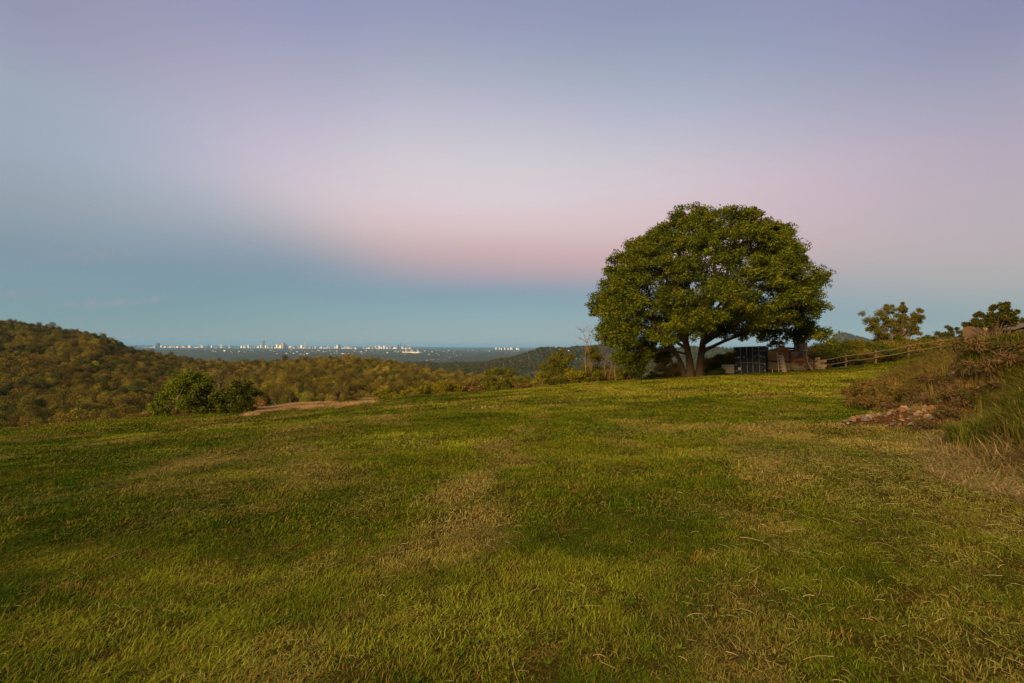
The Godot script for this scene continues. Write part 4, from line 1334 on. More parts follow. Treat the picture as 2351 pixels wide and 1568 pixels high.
# ------------------------------------------------------------------ rail fence
func fence() -> void:
	var tone := Color(0.145, 0.105, 0.066)
	var us := [1868, 1941, 2010, 2085, 2159, 2234]
	var tops := [825, 812.5, 803.5, 789.5, 777.5, 768]
	var o := thing("rail_fence", "weathered two-rail timber fence climbing past the thicket", "fence", Vector3.ZERO)
	var hd := []
	for i in us.size():
		var d := 42.5 + i * 0.25
		var p := pix(us[i], tops[i], d)
		hd.append(p)
		var g := minf(land(p.x, -p.z), p.y - 0.9) - 0.2
		var mb := MB.new()
		mb.col = tone * rng.randf_range(0.85, 1.15)
		mb.box(Transform3D(Basis(Vector3.BACK, rng.randf_range(-0.02, 0.02)), Vector3(p.x, (p.y + g) * 0.5, p.z)), Vector3(0.14, p.y - g, 0.13), 0.02)
		part(o, "post", mb.mesh(), M.timber)
	for i in us.size() - 1:
		for drop in [0.17, 0.67]:
			var a: Vector3 = hd[i] + Vector3(-0.1, -drop, 0.12)
			var b: Vector3 = hd[i + 1] + Vector3(0.1, -drop, 0.12)
			a.y += rng.randf_range(-0.03, 0.03)
			var mb := MB.new(true)
			mb.col = tone * rng.randf_range(0.95, 1.3)
			mb.tube([a, a.lerp(b, 0.25) + Vector3(0, rng.randf_range(-0.03, 0.03), 0), a.lerp(b, 0.5) + Vector3(0, rng.randf_range(-0.09, 0.0), 0), a.lerp(b, 0.75) + Vector3(0, rng.randf_range(-0.03, 0.03), 0), b], [0.048, 0.044, 0.05, 0.042, 0.046], 7)
			part(o, "rail", mb.mesh(), M.timber)

# ------------------------------------------------------------------ bushes behind the fence and the yard
func thicket() -> void:
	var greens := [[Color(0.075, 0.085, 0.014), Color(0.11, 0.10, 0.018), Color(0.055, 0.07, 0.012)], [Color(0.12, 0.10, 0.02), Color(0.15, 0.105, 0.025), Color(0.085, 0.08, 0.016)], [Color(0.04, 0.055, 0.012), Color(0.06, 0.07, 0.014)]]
	var protos := []
	for k in 3:
		protos.append(bush(2.9, 2.0, 20, 4200, 0.15, 0.06, greens[k], Color(0.11, 0.085, 0.055)))
	# u, top v, d, kind
	for k in [[1848, 800, 45.5, 1], [1880, 791, 46.0, 0], [1905, 786, 46.5, 0], [1928, 786, 46.5, 2], [1952, 782, 46.5, 0], [1972, 778, 47, 1], [1993, 786, 46, 2], [2015, 786, 46, 0], [2040, 783, 46, 1], [2062, 780, 46.5, 0], [2085, 779, 46, 1], [2108, 778, 46, 0], [2132, 780, 46, 1], [2155, 776, 47, 1], [2180, 774, 47, 0], [1897, 805, 44.5, 2], [1940, 808, 44.5, 2], [1980, 804, 44.5, 1], [2030, 800, 44.5, 2]]:
		var top := pix(k[0], k[1], k[2])
		var g := land(top.x, k[2]) - 0.1
		var h := maxf(top.y - g, 0.8)
		var bay := 0
		for q in [1868, 1941, 2010, 2085, 2159]:
			if k[0] > q: bay += 1
		var where: String = ["beside the low block stack", "behind the first fence bay from the block stack", "behind the second fence bay from the block stack", "behind the third fence bay from the block stack", "behind the fourth fence bay from the block stack", "behind the last fence bay"][bay]
		var o := plant("thicket_bush", ["mid green", "yellow-brown", "dark green"][k[3]] + (" tall bush " if h > 2.2 else " low bush ") + where, "bush", Vector3(top.x, g, top.z), protos[k[3]], M.bark, M.leaf, "bushes behind the rail fence", rng.randf() * TAU, ["stems", "foliage"])
		o.scale = Vector3(rng.randf_range(0.85, 1.15), h / 1.75, rng.randf_range(0.85, 1.15))
	# bushes seen beneath the crown, left of the container
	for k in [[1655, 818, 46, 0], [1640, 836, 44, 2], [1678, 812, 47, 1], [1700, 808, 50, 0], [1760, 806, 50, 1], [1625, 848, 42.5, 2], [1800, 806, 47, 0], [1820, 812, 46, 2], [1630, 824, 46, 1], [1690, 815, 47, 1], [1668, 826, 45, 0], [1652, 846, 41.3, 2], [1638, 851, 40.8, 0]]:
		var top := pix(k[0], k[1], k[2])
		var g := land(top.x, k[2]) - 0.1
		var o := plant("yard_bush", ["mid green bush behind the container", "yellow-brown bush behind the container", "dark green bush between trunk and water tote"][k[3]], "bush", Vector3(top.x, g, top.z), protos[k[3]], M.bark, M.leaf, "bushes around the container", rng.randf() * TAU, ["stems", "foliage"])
		var h := maxf(top.y - g, 0.4)
		var s := clampf(h / 2.0, 0.35, 0.9)
		o.scale = Vector3(s, h / 1.6, s)

# crown filled from measured lobes: [u, v, r] at depth d, about base
func lobes(cr: MB, tk: MB, list: Array, d: float, base: Vector3, spine: Array, tints: Array, grow: float, ln: float, wd: float, deep: float, loose := 1.0) -> void:
	for c in list:
		var p := pix(c[0], c[1], d) - base
		p.z += rng.randf_range(-deep, deep)
		var r: float = c[2] / F * d * grow
		tk.tube(bent(spine[rng.randi_range(1, spine.size() - 2)], p, 0.0, 4), taper(0.04, 0.012, 4), 5, false)
		var k := clampi(int(r * r * 75.0), 9, 44)
		for s in k:
			var q := p + rand_unit() * Vector3(r, r * 0.8, r) * rng.randf_range(0.45, 0.95)
			foliage(cr, q, Vector3(r, r * 0.72, r) * rng.randf_range(0.28, 0.46) * loose, int(60.0 / loose), ln, wd, tints, 0.25, 0.3 / loose)

# ------------------------------------------------------------------ trees at the lip of the lawn, left
func left_clump() -> void:
	var bright := [Color(0.105, 0.140, 0.011), Color(0.080, 0.118, 0.011), Color(0.135, 0.155, 0.015)]
	var dark := [Color(0.038, 0.056, 0.010), Color(0.055, 0.070, 0.011), Color(0.085, 0.090, 0.014)]
	var bark := Color(0.16, 0.12, 0.085)
	# clumps: u, v, radius in picture units
	var sets := [
		["leafy_tree", "bright green round-headed tree left of the vine-covered trees", 412, 33.0, bright, [[425, 872, 18], [405, 880, 17], [445, 882, 15], [388, 895, 17], [412, 900, 20], [440, 900, 16], [375, 912, 14], [395, 922, 17], [420, 925, 16], [372, 930, 11], [390, 942, 12], [440, 920, 13], [432, 862, 10]]],
		["vine_covered_tree", "dark vine-covered tree with a narrow peak beside the bright green tree", 470, 31.5, dark, [[472, 895, 13], [484, 885, 9], [458, 908, 15], [475, 915, 16], [462, 930, 17], [485, 935, 15], [450, 945, 13], [470, 950, 14], [444, 925, 11], [435, 955, 10], [492, 950, 10]]],
		["vine_covered_tree", "middle dark vine-covered tree, lowest of the three", 515, 31.0, dark, [[508, 908, 11], [517, 900, 8], [520, 920, 14], [505, 928, 14], [522, 940, 15], [505, 950, 13], [535, 950, 12], [515, 958, 10]]],
		["vine_covered_tree", "dark vine-covered tree with a broad bulge next to the dry strip", 555, 30.5, dark, [[550, 890, 12], [558, 878, 9], [545, 905, 14], [562, 905, 13], [552, 922, 17], [572, 920, 12], [578, 905, 8], [560, 940, 16], [540, 940, 13], [575, 940, 10], [550, 955, 12]]],
	]
	for k in sets:
		var d: float = k[3]
		var base := at_u(k[2], d)
		var tk := MB.new(true)
		tk.col = bark
		var cr := MB.new()
		var spine := bent(Vector3(0, -0.3, 0), Vector3(0, 1.6, 0), 0.0, 5)
		tk.tube(spine, taper(0.12, 0.05, 5), 7)
		lobes(cr, tk, k[5], d, base, spine, k[4], 1.4, 0.13, 0.065, 0.8, 1.25)
		plant(k[0], k[1], "tree", base, [tk.mesh(), cr.mesh()], M.bark, M.leaf)
	# scrub in front of and beside them
	var scrub := bush(2.0, 1.0, 14, 2200, 0.13, 0.05, [Color(0.12, 0.095, 0.025), Color(0.085, 0.085, 0.018), Color(0.15, 0.10, 0.035)], Color(0.12, 0.09, 0.06))
	for k in [[370, 949, 33.5], [340, 950, 34.0], [395, 952, 33.0], [310, 957, 33.0], [425, 957, 30.5], [590, 950, 31.5]]:
		var top := pix(k[0], k[1], k[2])
		var g := land(top.x, k[2]) - 0.15
		var o := plant("scrub_bush", "low olive-brown scrub bush at the lip of the lawn", "bush", Vector3(top.x, g, top.z), scrub, M.bark, M.leaf, "scrub at the lip of the lawn", rng.randf() * TAU, ["stems", "foliage"])
		o.scale = Vector3(0.9, maxf(top.y - g, 0.3) / 0.95, 0.9)

# ------------------------------------------------------------------ trees beyond the lawn, middle
func valley_trees() -> void:
	var bark := Color(0.20, 0.155, 0.11)
	var pale := Color(0.27, 0.21, 0.155)
	var olive := [Color(0.085, 0.090, 0.014), Color(0.065, 0.078, 0.013), Color(0.11, 0.10, 0.018)]
	var yellow := [Color(0.15, 0.135, 0.014), Color(0.115, 0.12, 0.014), Color(0.18, 0.145, 0.02)]
	var brown := [Color(0.13, 0.09, 0.03), Color(0.10, 0.075, 0.025), Color(0.16, 0.10, 0.035)]
	var sets := [   # name, label, foot u, d, tints, clumps [u, v, r], bark, leaf size
		["leafy_bush", "bright yellow-green bush on the edge of the far lawn", 1022, 42.0, yellow, [[1005, 892, 12], [1022, 884, 13], [1040, 890, 13], [1052, 896, 10], [995, 899, 9], [1025, 898, 12], [1012, 878, 7]], bark],
		["leafy_bush", "smaller yellow-green bush beside the bright one", 945, 41.0, yellow, [[940, 897, 10], [955, 901, 9], [928, 905, 9], [968, 893, 8], [915, 910, 8]], bark],
		["young_tree", "flat-topped green tree behind the lawn edge", 1140, 52.0, olive, [[1120, 858, 11], [1138, 853, 11], [1158, 852, 11], [1172, 857, 10], [1130, 870, 9], [1165, 868, 9]], bark],
		["young_tree", "dark rounded tree below the flat-topped green tree", 1125, 47.0, olive, [[1125, 876, 13], [1118, 888, 13], [1135, 888, 11], [1128, 866, 8], [1128, 897, 12]], bark],
		["young_tree", "small dark tree right of the rounded tree", 1168, 48.0, olive, [[1165, 878, 11], [1182, 874, 10], [1175, 886, 11], [1158, 888, 9]], bark],
		["gum_sapling", "tall leafy gum with a double head standing above the lawn edge", 1285, 46.0, olive, [[1282, 818, 13], [1300, 826, 13], [1308, 820, 10], [1268, 828, 12], [1286, 835, 13], [1262, 848, 14], [1245, 842, 10], [1280, 855, 14], [1300, 850, 12], [1250, 862, 12], [1290, 808, 8]], pale],
		["gum_sapling", "bushy gum under the double-headed tall one", 1310, 44.5, olive, [[1310, 858, 13], [1325, 862, 12], [1295, 868, 13], [1318, 874, 12], [1275, 872, 12], [1332, 872, 10]], bark],
		["leafy_bush", "yellowish bush leaning towards the double-headed gum", 1245, 43.5, yellow, [[1240, 858, 9], [1248, 868, 10], [1235, 874, 10], [1225, 884, 10], [1255, 880, 11]], bark],
		["gum_sapling", "slender pale-trunked gum with a small round head", 1358, 45.0, olive, [[1362, 806, 12], [1352, 814, 10], [1370, 816, 10], [1376, 822, 7], [1360, 822, 9]], pale],
		["gum_sapling", "bushy dark gum at the foot of the slender pale trunks", 1352, 46.0, olive, [[1350, 846, 13], [1368, 850, 12], [1356, 862, 13], [1372, 866, 11], [1342, 866, 11]], pale],
		["gum_sapling", "green shrubby gum beside the dead stems", 1395, 45.5, olive, [[1395, 850, 11], [1408, 856, 10], [1390, 866, 12], [1404, 870, 12], [1418, 866, 11]], pale],
		["leafy_bush", "low brown bush along the lawn edge below the gums", 1200, 42.5, brown, [[1200, 886, 9], [1215, 889, 9], [1185, 890, 9], [1230, 888, 8]], bark],
		["leafy_bush", "brown bush between the yellow-green bush and dark tree", 1085, 43.0, brown, [[1075, 885, 11], [1090, 880, 11], [1102, 887, 10], [1085, 893, 10], [1062, 893, 9]], bark],
		["leafy_bush", "low green bush under the shade tree's left side", 1500, 42.5, olive, [[1490, 868, 9], [1505, 862, 10], [1520, 866, 9], [1535, 862, 9], [1478, 873, 8]], bark],
		["leafy_bush", "low brownish bush left of the shade tree trunks", 1545, 42.5, brown, [[1540, 852, 10], [1555, 848, 10], [1560, 858, 9], [1530, 858, 9]], bark],
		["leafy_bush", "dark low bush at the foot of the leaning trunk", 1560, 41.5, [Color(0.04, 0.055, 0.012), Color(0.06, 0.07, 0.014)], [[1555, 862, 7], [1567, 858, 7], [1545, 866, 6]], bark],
		["young_tree", "brownish sapling seen under the shade tree's crown", 1525, 50.0, brown, [[1520, 835, 10], [1535, 828, 10], [1510, 845, 10], [1545, 838, 9], [1530, 848, 10]], bark],
		["young_tree", "olive sapling seen between the shade tree and the dead stems", 1440, 48.0, olive, [[1430, 858, 10], [1450, 862, 11], [1465, 858, 10], [1440, 870, 11]], bark],
	]
	var words := ["yellow-green", "olive green", "brown-leaved", "mid green", "dusty olive", "bright green"]
	var spots := ["left of the small yellow-green bush", "right of the small yellow-green bush", "behind the bright yellow-green bush", "between the rounded tree and the small dark tree", "below the flat-topped green tree", "before the double-headed gum", "right of the double-headed gum", "beside the slender pale-trunked gum", "among the dead stems", "left of the drooping shade-tree boughs"]
	var us := [890, 975, 1060, 1150, 1195, 1262, 1325, 1362, 1405, 1432]
	for i in us.size():
		var v0: float = 794.0 + 1110.0 * (EYE - land((us[i] - 1175.0) / F * 42.0, 42.0)) / 42.0
		var list := []
		for j in 9:
			list.append([us[i] + rng.randf_range(-20, 20), minf(v0, 915.0 - (us[i] - 890.0) * 0.075) - rng.randf_range(2, 22), rng.randf_range(7, 11)])
		sets.append(["leafy_bush", words[i % 6] + " bush on the lawn edge " + spots[i], us[i], 43.5 + (i % 3), [yellow, olive, brown, olive, olive, yellow][i % 6], list, bark])
	for k in sets:
		var d: float = k[3]
		var base := at_u(k[2], d)
		var tk := MB.new(true)
		tk.col = k[6]
		var cr := MB.new()
		var top := -1e9
		for c in k[5]:
			top = maxf(top, (pix(c[0], c[1], d) - base).y)
		var spine := bent(Vector3(0, -0.4, 0), Vector3(rng.randf_range(-0.15, 0.15), top * 0.7, 0), 0.0, 6)
		tk.tube(spine, taper(0.02 + top * 0.010, 0.02, 6), 6)
		lobes(cr, tk, k[5], d, base, spine, k[4], 1.1, 0.14, 0.06, 0.7, 1.5)
		plant(k[0], k[1], "bush" if k[0] == "leafy_bush" else "tree", base, [tk.mesh(), cr.mesh()], M.bark, M.leaf)
	# bare stems
	for k in [["pale bare double stem beside the slender gum", 1352, 880, 44.5, 5.0], ["pinkish dead tree with fine bare twigs behind the slender gum", 1378, 878, 46.5, 3.9], ["dead grey stems left of the drooping crown", 1393, 879, 45.0, 3.0], ["short pale dead trunk with a broken side branch", 1414, 878, 43.5, 3.0], ["thin dead sapling standing under the shade tree", 1543, 866, 42.0, 1.6], ["pale stump-like stem under the shade tree's left edge", 1452, 872, 43.0, 1.3]]:
		var base := pix(k[1], k[2], k[3])
		base.y = land(base.x, k[3])
		var o := thing("dead_tree", k[0], "dead tree", base)
		var tk := MB.new(true)
		tk.col = Color(0.25, 0.185, 0.135)
		var h: float = k[4]
		var tw := MB.new(true)
		tw.col = Color(0.26, 0.18, 0.14)
		for s in 2:
			var tip := Vector3(rng.randf_range(-0.35, 0.35) * (1 if s == 0 else 2), h * rng.randf_range(0.8, 1.0), rng.randf_range(-0.4, 0.4))
			var sp := bent(Vector3(s * 0.15, -0.3, 0), tip, 0.0, 7)
			tk.tube(sp, taper(0.02 + 0.006 * h, 0.012, 7), 6)
			for i in 16:
				var a: Vector3 = sp[rng.randi_range(2, 6)]
				var e := a + Vector3(rng.randf_range(-1, 1), rng.randf_range(0.3, 1.2), rng.randf_range(-1, 1)).normalized() * h * rng.randf_range(0.10, 0.26)
				tw.tube(bent(a, e, 0.03, 4), taper(0.018, 0.006, 4), 4, false)
				for j in 3:
					tw.tube(bent(a.lerp(e, 0.6), e + rand_unit() * h * 0.08, 0.0, 3), taper(0.009, 0.004, 3), 3, false)
		part(o, "trunk", tk.mesh(), M.bark)
		part(o, "twigs", tw.mesh(), M.bark)

# ------------------------------------------------------------------ right: small trees, shed, roof
func right_side() -> void:
	var bark := Color(0.17, 0.125, 0.085)
	var olive := [Color(0.085, 0.085, 0.013), Color(0.11, 0.09, 0.016), Color(0.06, 0.068, 0.012)]
	var dark := [Color(0.035, 0.046, 0.012), Color(0.05, 0.06, 0.014), Color(0.075, 0.065, 0.016)]
	var sets := [
		["spreading_tree", "open-crowned small tree with several stems behind the rail fence", 2048, 52.0, 790.0, olive, [[2000, 742, 11], [2012, 752, 9], [2003, 762, 7], [2018, 735, 8], [2030, 722, 10], [2045, 716, 9], [2058, 711, 7], [2064, 704, 5], [2038, 735, 9], [2052, 732, 8], [2068, 730, 8], [2080, 738, 7], [2092, 726, 8], [2106, 722, 6], [2100, 732, 6], [2110, 730, 4], [2078, 752, 9], [2066, 748, 8], [2090, 755, 9], [2082, 768, 8], [2098, 762, 7], [2055, 762, 7], [2035, 755, 7], [2020, 768, 7], [2028, 782, 9], [2045, 778, 8], [2068, 782, 8]]],
		["leafy_sapling", "dark small tree with drooping leaves above the shed", 2286, 30.0, 760.0, dark, [[2276, 712, 5], [2285, 705, 4], [2270, 722, 5], [2284, 720, 5], [2296, 728, 5], [2305, 720, 4], [2312, 727, 4], [2318, 737, 5], [2280, 734, 6], [2265, 738, 5], [2255, 741, 4], [2242, 745, 3], [2292, 738, 5], [2303, 737, 4]]],
		["leafy_sapling", "small dark rounded tree along the fence line", 2176, 48.0, 775.0, dark, [[2174, 765, 7], [2183, 768, 6], [2168, 770, 5], [2178, 759, 5]]],
		["leafy_sapling", "low dark tree with palm-like fronds beside the rounded tree", 2225, 46.0, 772.0, dark, [[2222, 768, 6], [2232, 766, 5], [2214, 771, 5], [2240, 763, 5], [2246, 760, 4]]],
		["leafy_bush", "dark bush on the rise beyond the last fence posts", 2138, 47.5, 785.0, dark, [[2136, 778, 7], [2148, 775, 7], [2126, 781, 6]]],
	]
	for k in sets:
		var d: float = k[3]
		var base := pix(k[2], k[4], d)
		base.y = minf(base.y, land(base.x, d))
		var tk := MB.new(true)
		tk.col = bark
		var cr := MB.new()
		var stems := []
		var vt := 9999.0
		for c in k[6]: vt = minf(vt, c[1])
		for s in 3:
			stems.append(bent(Vector3((s - 1) * 0.15, -0.3, 0), pix(k[2] + (s - 1) * (k[4] - vt) * 0.25, lerpf(k[4], vt, 0.55), d) - base, 0.0, 6))
			tk.tube(stems[s], taper(0.09, 0.035, 6), 6)
		for q in 3:
			var mine := []
			for c in k[6]:
				if clampi(int((c[0] - k[2]) / 25.0 + 1.5), 0, 2) != q: continue
				for j in 5:
					mine.append([c[0] + rng.randfn() * c[2] * 0.75, c[1] + rng.randfn() * c[2] * 0.65, c[2] * rng.randf_range(0.4, 0.75)])
			lobes(cr, tk, mine, d, base, stems[q], k[5], 1.15, 0.16, 0.055, 0.9, 2.2)
		plant(k[0], k[1], "bush" if k[0] == "leafy_bush" else "tree", base, [tk.mesh(), cr.mesh()], M.bark, M.leaf)
	# fronds
	var pb := pix(2222, 765, 46.0)
	pb.y = land(pb.x, 46.0)
	var fo := thing("palm_fronds", "stiff dark palm fronds fanning up behind the fence line", "palm", pb)
	var fm := MB.new()
	fm.col = Color(0.03, 0.035, 0.015)
	var hub := pix(2226, 765, 46.0) - pb
	for i in 6:
		var e := hub + Vector3(-0.55 + i * 0.1, 0.55 - 0.05 * i, 0)
		fm.leaf(hub, (e - hub).normalized(), Vector3(0.3, 0.4, 0.6).normalized(), 0.75, 0.09, 0.02)
	part(fo, "fronds", fm.mesh(), M.leaf)
	var fs := MB.new(true)
	fs.col = bark
	fs.tube([Vector3(0, -0.3, 0), hub], [0.09, 0.06], 6)
	part(fo, "stem", fs.mesh(), M.bark)
	# shed with white panels
	var d := 33.0
	var a := pix(2245, 770, d)
	var b := pix(2286, 770, d)
	var sp := thing("garden_shed", "small tan shed with a white panelled front on the bank", "shed", Vector3((a.x + b.x) * 0.5, a.y - 0.6, a.z), "", -0.1)
	var w := b.x - a.x
	var wl := MB.new()
	wl.col = Color(0.26, 0.18, 0.11)
	wl.box(Transform3D(Basis(), Vector3(0, 0.66, -0.6)), Vector3(w, 1.32, 1.2))
	part(sp, "wall", wl.mesh(), M.timber)
	var rf := MB.new()
	rf.col = Color(0.14, 0.11, 0.09)
	rf.box(Transform3D(Basis(Vector3.BACK, 0.03), Vector3(0, 1.37, -0.58)), Vector3(w + 0.16, 0.05, 1.4), 0.01)
	part(sp, "roof", rf.mesh(), M.timber)
	for i in 2:
		var pm := MB.new()
		pm.col = Color(0.72, 0.62, 0.60)
		pm.box(Transform3D(Basis(), Vector3(w * 0.22, 1.10 - i * 0.38, 0.02)), Vector3(w * 0.5, 0.33, 0.03), 0.006)
		part(sp, "white_panel", pm.mesh(), M.tint)
	for s in [-1]:
		var cm := MB.new()
		cm.col = Color(0.12, 0.10, 0.09)
		cm.box(Transform3D(Basis(), Vector3(-w * 0.5 + 0.09, 0.66, 0.015)), Vector3(0.2, 1.3, 0.04), 0.006)
		part(sp, "corner_post", cm.mesh(), M.timber)
	# gable of a house behind the bank
	var hp := pix(2375, 752, 36.0)
	var ho := thing("house", "dark low-pitched house roof showing over the grassy bank", "house", Vector3(hp.x, hp.y - 2.4, hp.z))
	var hw := MB.new()
	hw.col = Color(0.16, 0.12, 0.09)
	hw.box(Transform3D(Basis(), Vector3(0.4, 1.1, -2.0)), Vector3(3.6, 2.3, 4.0))
	part(ho, "wall", hw.mesh(), M.timber)
	var hr := MB.new()
	hr.col = Color(0.085, 0.065, 0.055)
	hr.box(Transform3D(Basis(Vector3.BACK, 0.30), Vector3(-0.6, 2.62, -2.0)), Vector3(2.6, 0.09, 4.5), 0.01)
	hr.box(Transform3D(Basis(Vector3.BACK, -0.30), Vector3(1.84, 2.62, -2.0)), Vector3(2.6, 0.09, 4.5), 0.01)
	part(ho, "roof", hr.mesh(), M.tint)

# ------------------------------------------------------------------ heap of rubble on the bank's foot
func rubble() -> void:
	var o := thing("rubble_heap", "heap of reddish broken stones and soil at the foot of the bank", "rubble heap", on_land(9.2, 10.8))
	var base := o.position
	var soil := MB.new(true)
	var w := 60
	for j in 36:
		for i in w:
			var x := 6.0 + 7.0 * i / (w - 1)
			var d := 8.6 + 4.6 * j / 35.0
			var k := heap_weight(x, d)
			soil.v.append(on_land(x, d) + Vector3(0, clampf((k - 0.12) * 0.5, -0.05, 0.03), 0) - base)
			soil.n.append(Vector3.UP)
			var g := 0.5 + 0.5 * noise2.get_noise_2d(x * 30.0, d * 30.0)
			soil.c.append(Color(0.07, 0.038, 0.018).lerp(Color(0.12, 0.065, 0.032), g))
	for j in 35:
		for i in w - 1:
			var a := j * w + i
			soil.ix.append_array([a, a + w, a + 1, a + 1, a + w, a + w + 1])
	for j in 36:
		for i in w:
			var a := soil.v[j * w + mini(i + 1, w - 1)] - soil.v[j * w + maxi(i - 1, 0)]
			var b := soil.v[mini(j + 1, 35) * w + i] - soil.v[maxi(j - 1, 0) * w + i]
			var nn := a.cross(b).normalized()
			soil.n[j * w + i] = nn if nn.y > 0 else -nn
	part(o, "soil", soil.mesh(), M.ground)
	# stones: a few shapes in a few tones
	var shapes := []
	for t in [Color(0.10, 0.060, 0.036), Color(0.13, 0.085, 0.055), Color(0.085, 0.07, 0.058), Color(0.17, 0.13, 0.09), Color(0.13, 0.058, 0.026), Color(0.06, 0.045, 0.036)]:
		for q in 2:
			var mb := MB.new()
			mb.col = t
			var ring := []
			for lvl in 3:
				var row := []
				for k in 6:
					var th := TAU * k / 6.0 + lvl * 0.4
					var r := [0.72, 1.0, 0.6][lvl] * rng.randf_range(0.75, 1.2) as float
					row.append(Vector3(cos(th) * r, (lvl - 1) * 0.5 + rng.randf_range(-0.12, 0.12), sin(th) * r * 0.8))
				ring.append(row)
			for lvl in 2:
				for k in 6:
					mb.quad(ring[lvl][k], ring[lvl + 1][k], ring[lvl + 1][(k + 1) % 6], ring[lvl][(k + 1) % 6])
			for k in 4:
				mb.tri(ring[2][0], ring[2][k + 2], ring[2][k + 1])
			shapes.append(mb.mesh())
	var made := 0
	var rest := MB.new()
	var tries := 0
	var lots := []
	var tint := []
	while tries < 14000:
		tries += 1
		var x := rng.randf_range(6.2, 12.4)
		var d := rng.randf_range(8.9, 12.6)
		var k := heap_weight(x, d)
		if rng.randf() > (k - 0.06) * 2.4: continue
		var big := made < 290 and rng.randf() < 0.16
		var s := rng.randf_range(0.05, 0.13) * rng.randf_range(0.7, 1.0) if big else rng.randf_range(0.015, 0.045)
		if not big and rng.randf() < 0.55: continue
		var p := on_land(x, d) + Vector3(0, clampf((k - 0.12) * 0.5, 0.0, 0.03) + s * 0.15, 0) - base
		var bs := Basis.from_euler(Vector3(rng.randf_range(-1.1, 1.1), rng.randf() * TAU, rng.randf_range(-1.1, 1.1))).scaled(Vector3(s, s * rng.randf_range(0.7, 1.2), s * rng.randf_range(0.7, 1.0)))
		if big:
			made += 1
			var st := part(o, "stone", shapes[rng.randi() % shapes.size()], M.tint)
			st.transform = Transform3D(bs, p)
		else:
			lots.append(Transform3D(bs, p))
			var g := rng.randf_range(0.7, 1.3)
			tint.append(Color(g, g * rng.randf_range(0.88, 1.06), g * rng.randf_range(0.8, 1.1), 1))
	for q in 3:
		var sub := []
		var st := []
		for i in lots.size():
			if i % 3 == q:
				sub.append(lots[i])
				st.append(tint[i])
		scatter(o, "gravel", shapes[q * 4 + 1], M.tint, sub, st, "")
	# a white scrap and a few dark weeds on the heap
	var wp := thing("white_scrap", "crumpled white scrap lying on the rubble heap", "litter", on_land(11.45, 10.6) + Vector3(0, 0.1, 0))
	var wm := MB.new()
	wm.col = Color(0.72, 0.68, 0.6)
	wm.tri(Vector3(-0.09, 0, 0), Vector3(0, 0.09, 0.02), Vector3(0.03, 0, 0.05))
	wm.tri(Vector3(0.03, 0, 0.05), Vector3(0, 0.09, 0.02), Vector3(0.1, 0.03, -0.03))
	wm.tri(Vector3(-0.09, 0, 0), Vector3(-0.03, 0.06, -0.06), Vector3(0, 0.09, 0.02))
	part(wp, "scrap", wm.mesh(), M.tint)
	var weed := bush(0.8, 0.4, 10, 800, 0.10, 0.018, [Color(0.075, 0.05, 0.03), Color(0.06, 0.055, 0.02), Color(0.11, 0.07, 0.03)], Color(0.08, 0.06, 0.04))
	for k in [[9.6, 10.3, 1.1], [9.0, 10.0, 0.8], [8.0, 9.4, 0.6], [10.5, 12.0, 0.9], [10.3, 10.6, 1.5], [8.6, 10.9, 0.8], [9.9, 11.3, 1.1], [10.9, 10.9, 1.6], [11.2, 11.6, 1.6], [9.3, 11.0, 0.9], [10.0, 9.9, 1.1], [10.8, 10.2, 1.3]]:
		var q := plant("dry_weed", "dark dry weed growing on the rubble heap", "weed", on_land(k[0], k[1]), weed, M.bark, M.leaf, "weeds on the rubble heap", rng.randf() * TAU, ["stems", "foliage"])
		q.scale = Vector3.ONE * k[2]
	var shrub := bush(1.5, 0.6, 14, 2200, 0.13, 0.022, [Color(0.13, 0.08, 0.03), Color(0.10, 0.075, 0.025), Color(0.085, 0.075, 0.02)], Color(0.1, 0.07, 0.04))
	for k in [[11.0, 15.0, 1.1], [12.1, 16.2, 1.2], [10.2, 13.6, 0.8], [13.3, 17.4, 1.2], [12.4, 14.6, 1.1], [14.6, 19.0, 1.0]]:
		var q := plant("dry_shrub", "brown twiggy shrub on the lawn behind the rubble heap", "shrub", on_land(k[0], k[1]), shrub, M.bark, M.leaf, "dry shrubs behind the rubble heap", rng.randf() * TAU, ["stems", "foliage"])
		q.scale = Vector3.ONE * k[2]

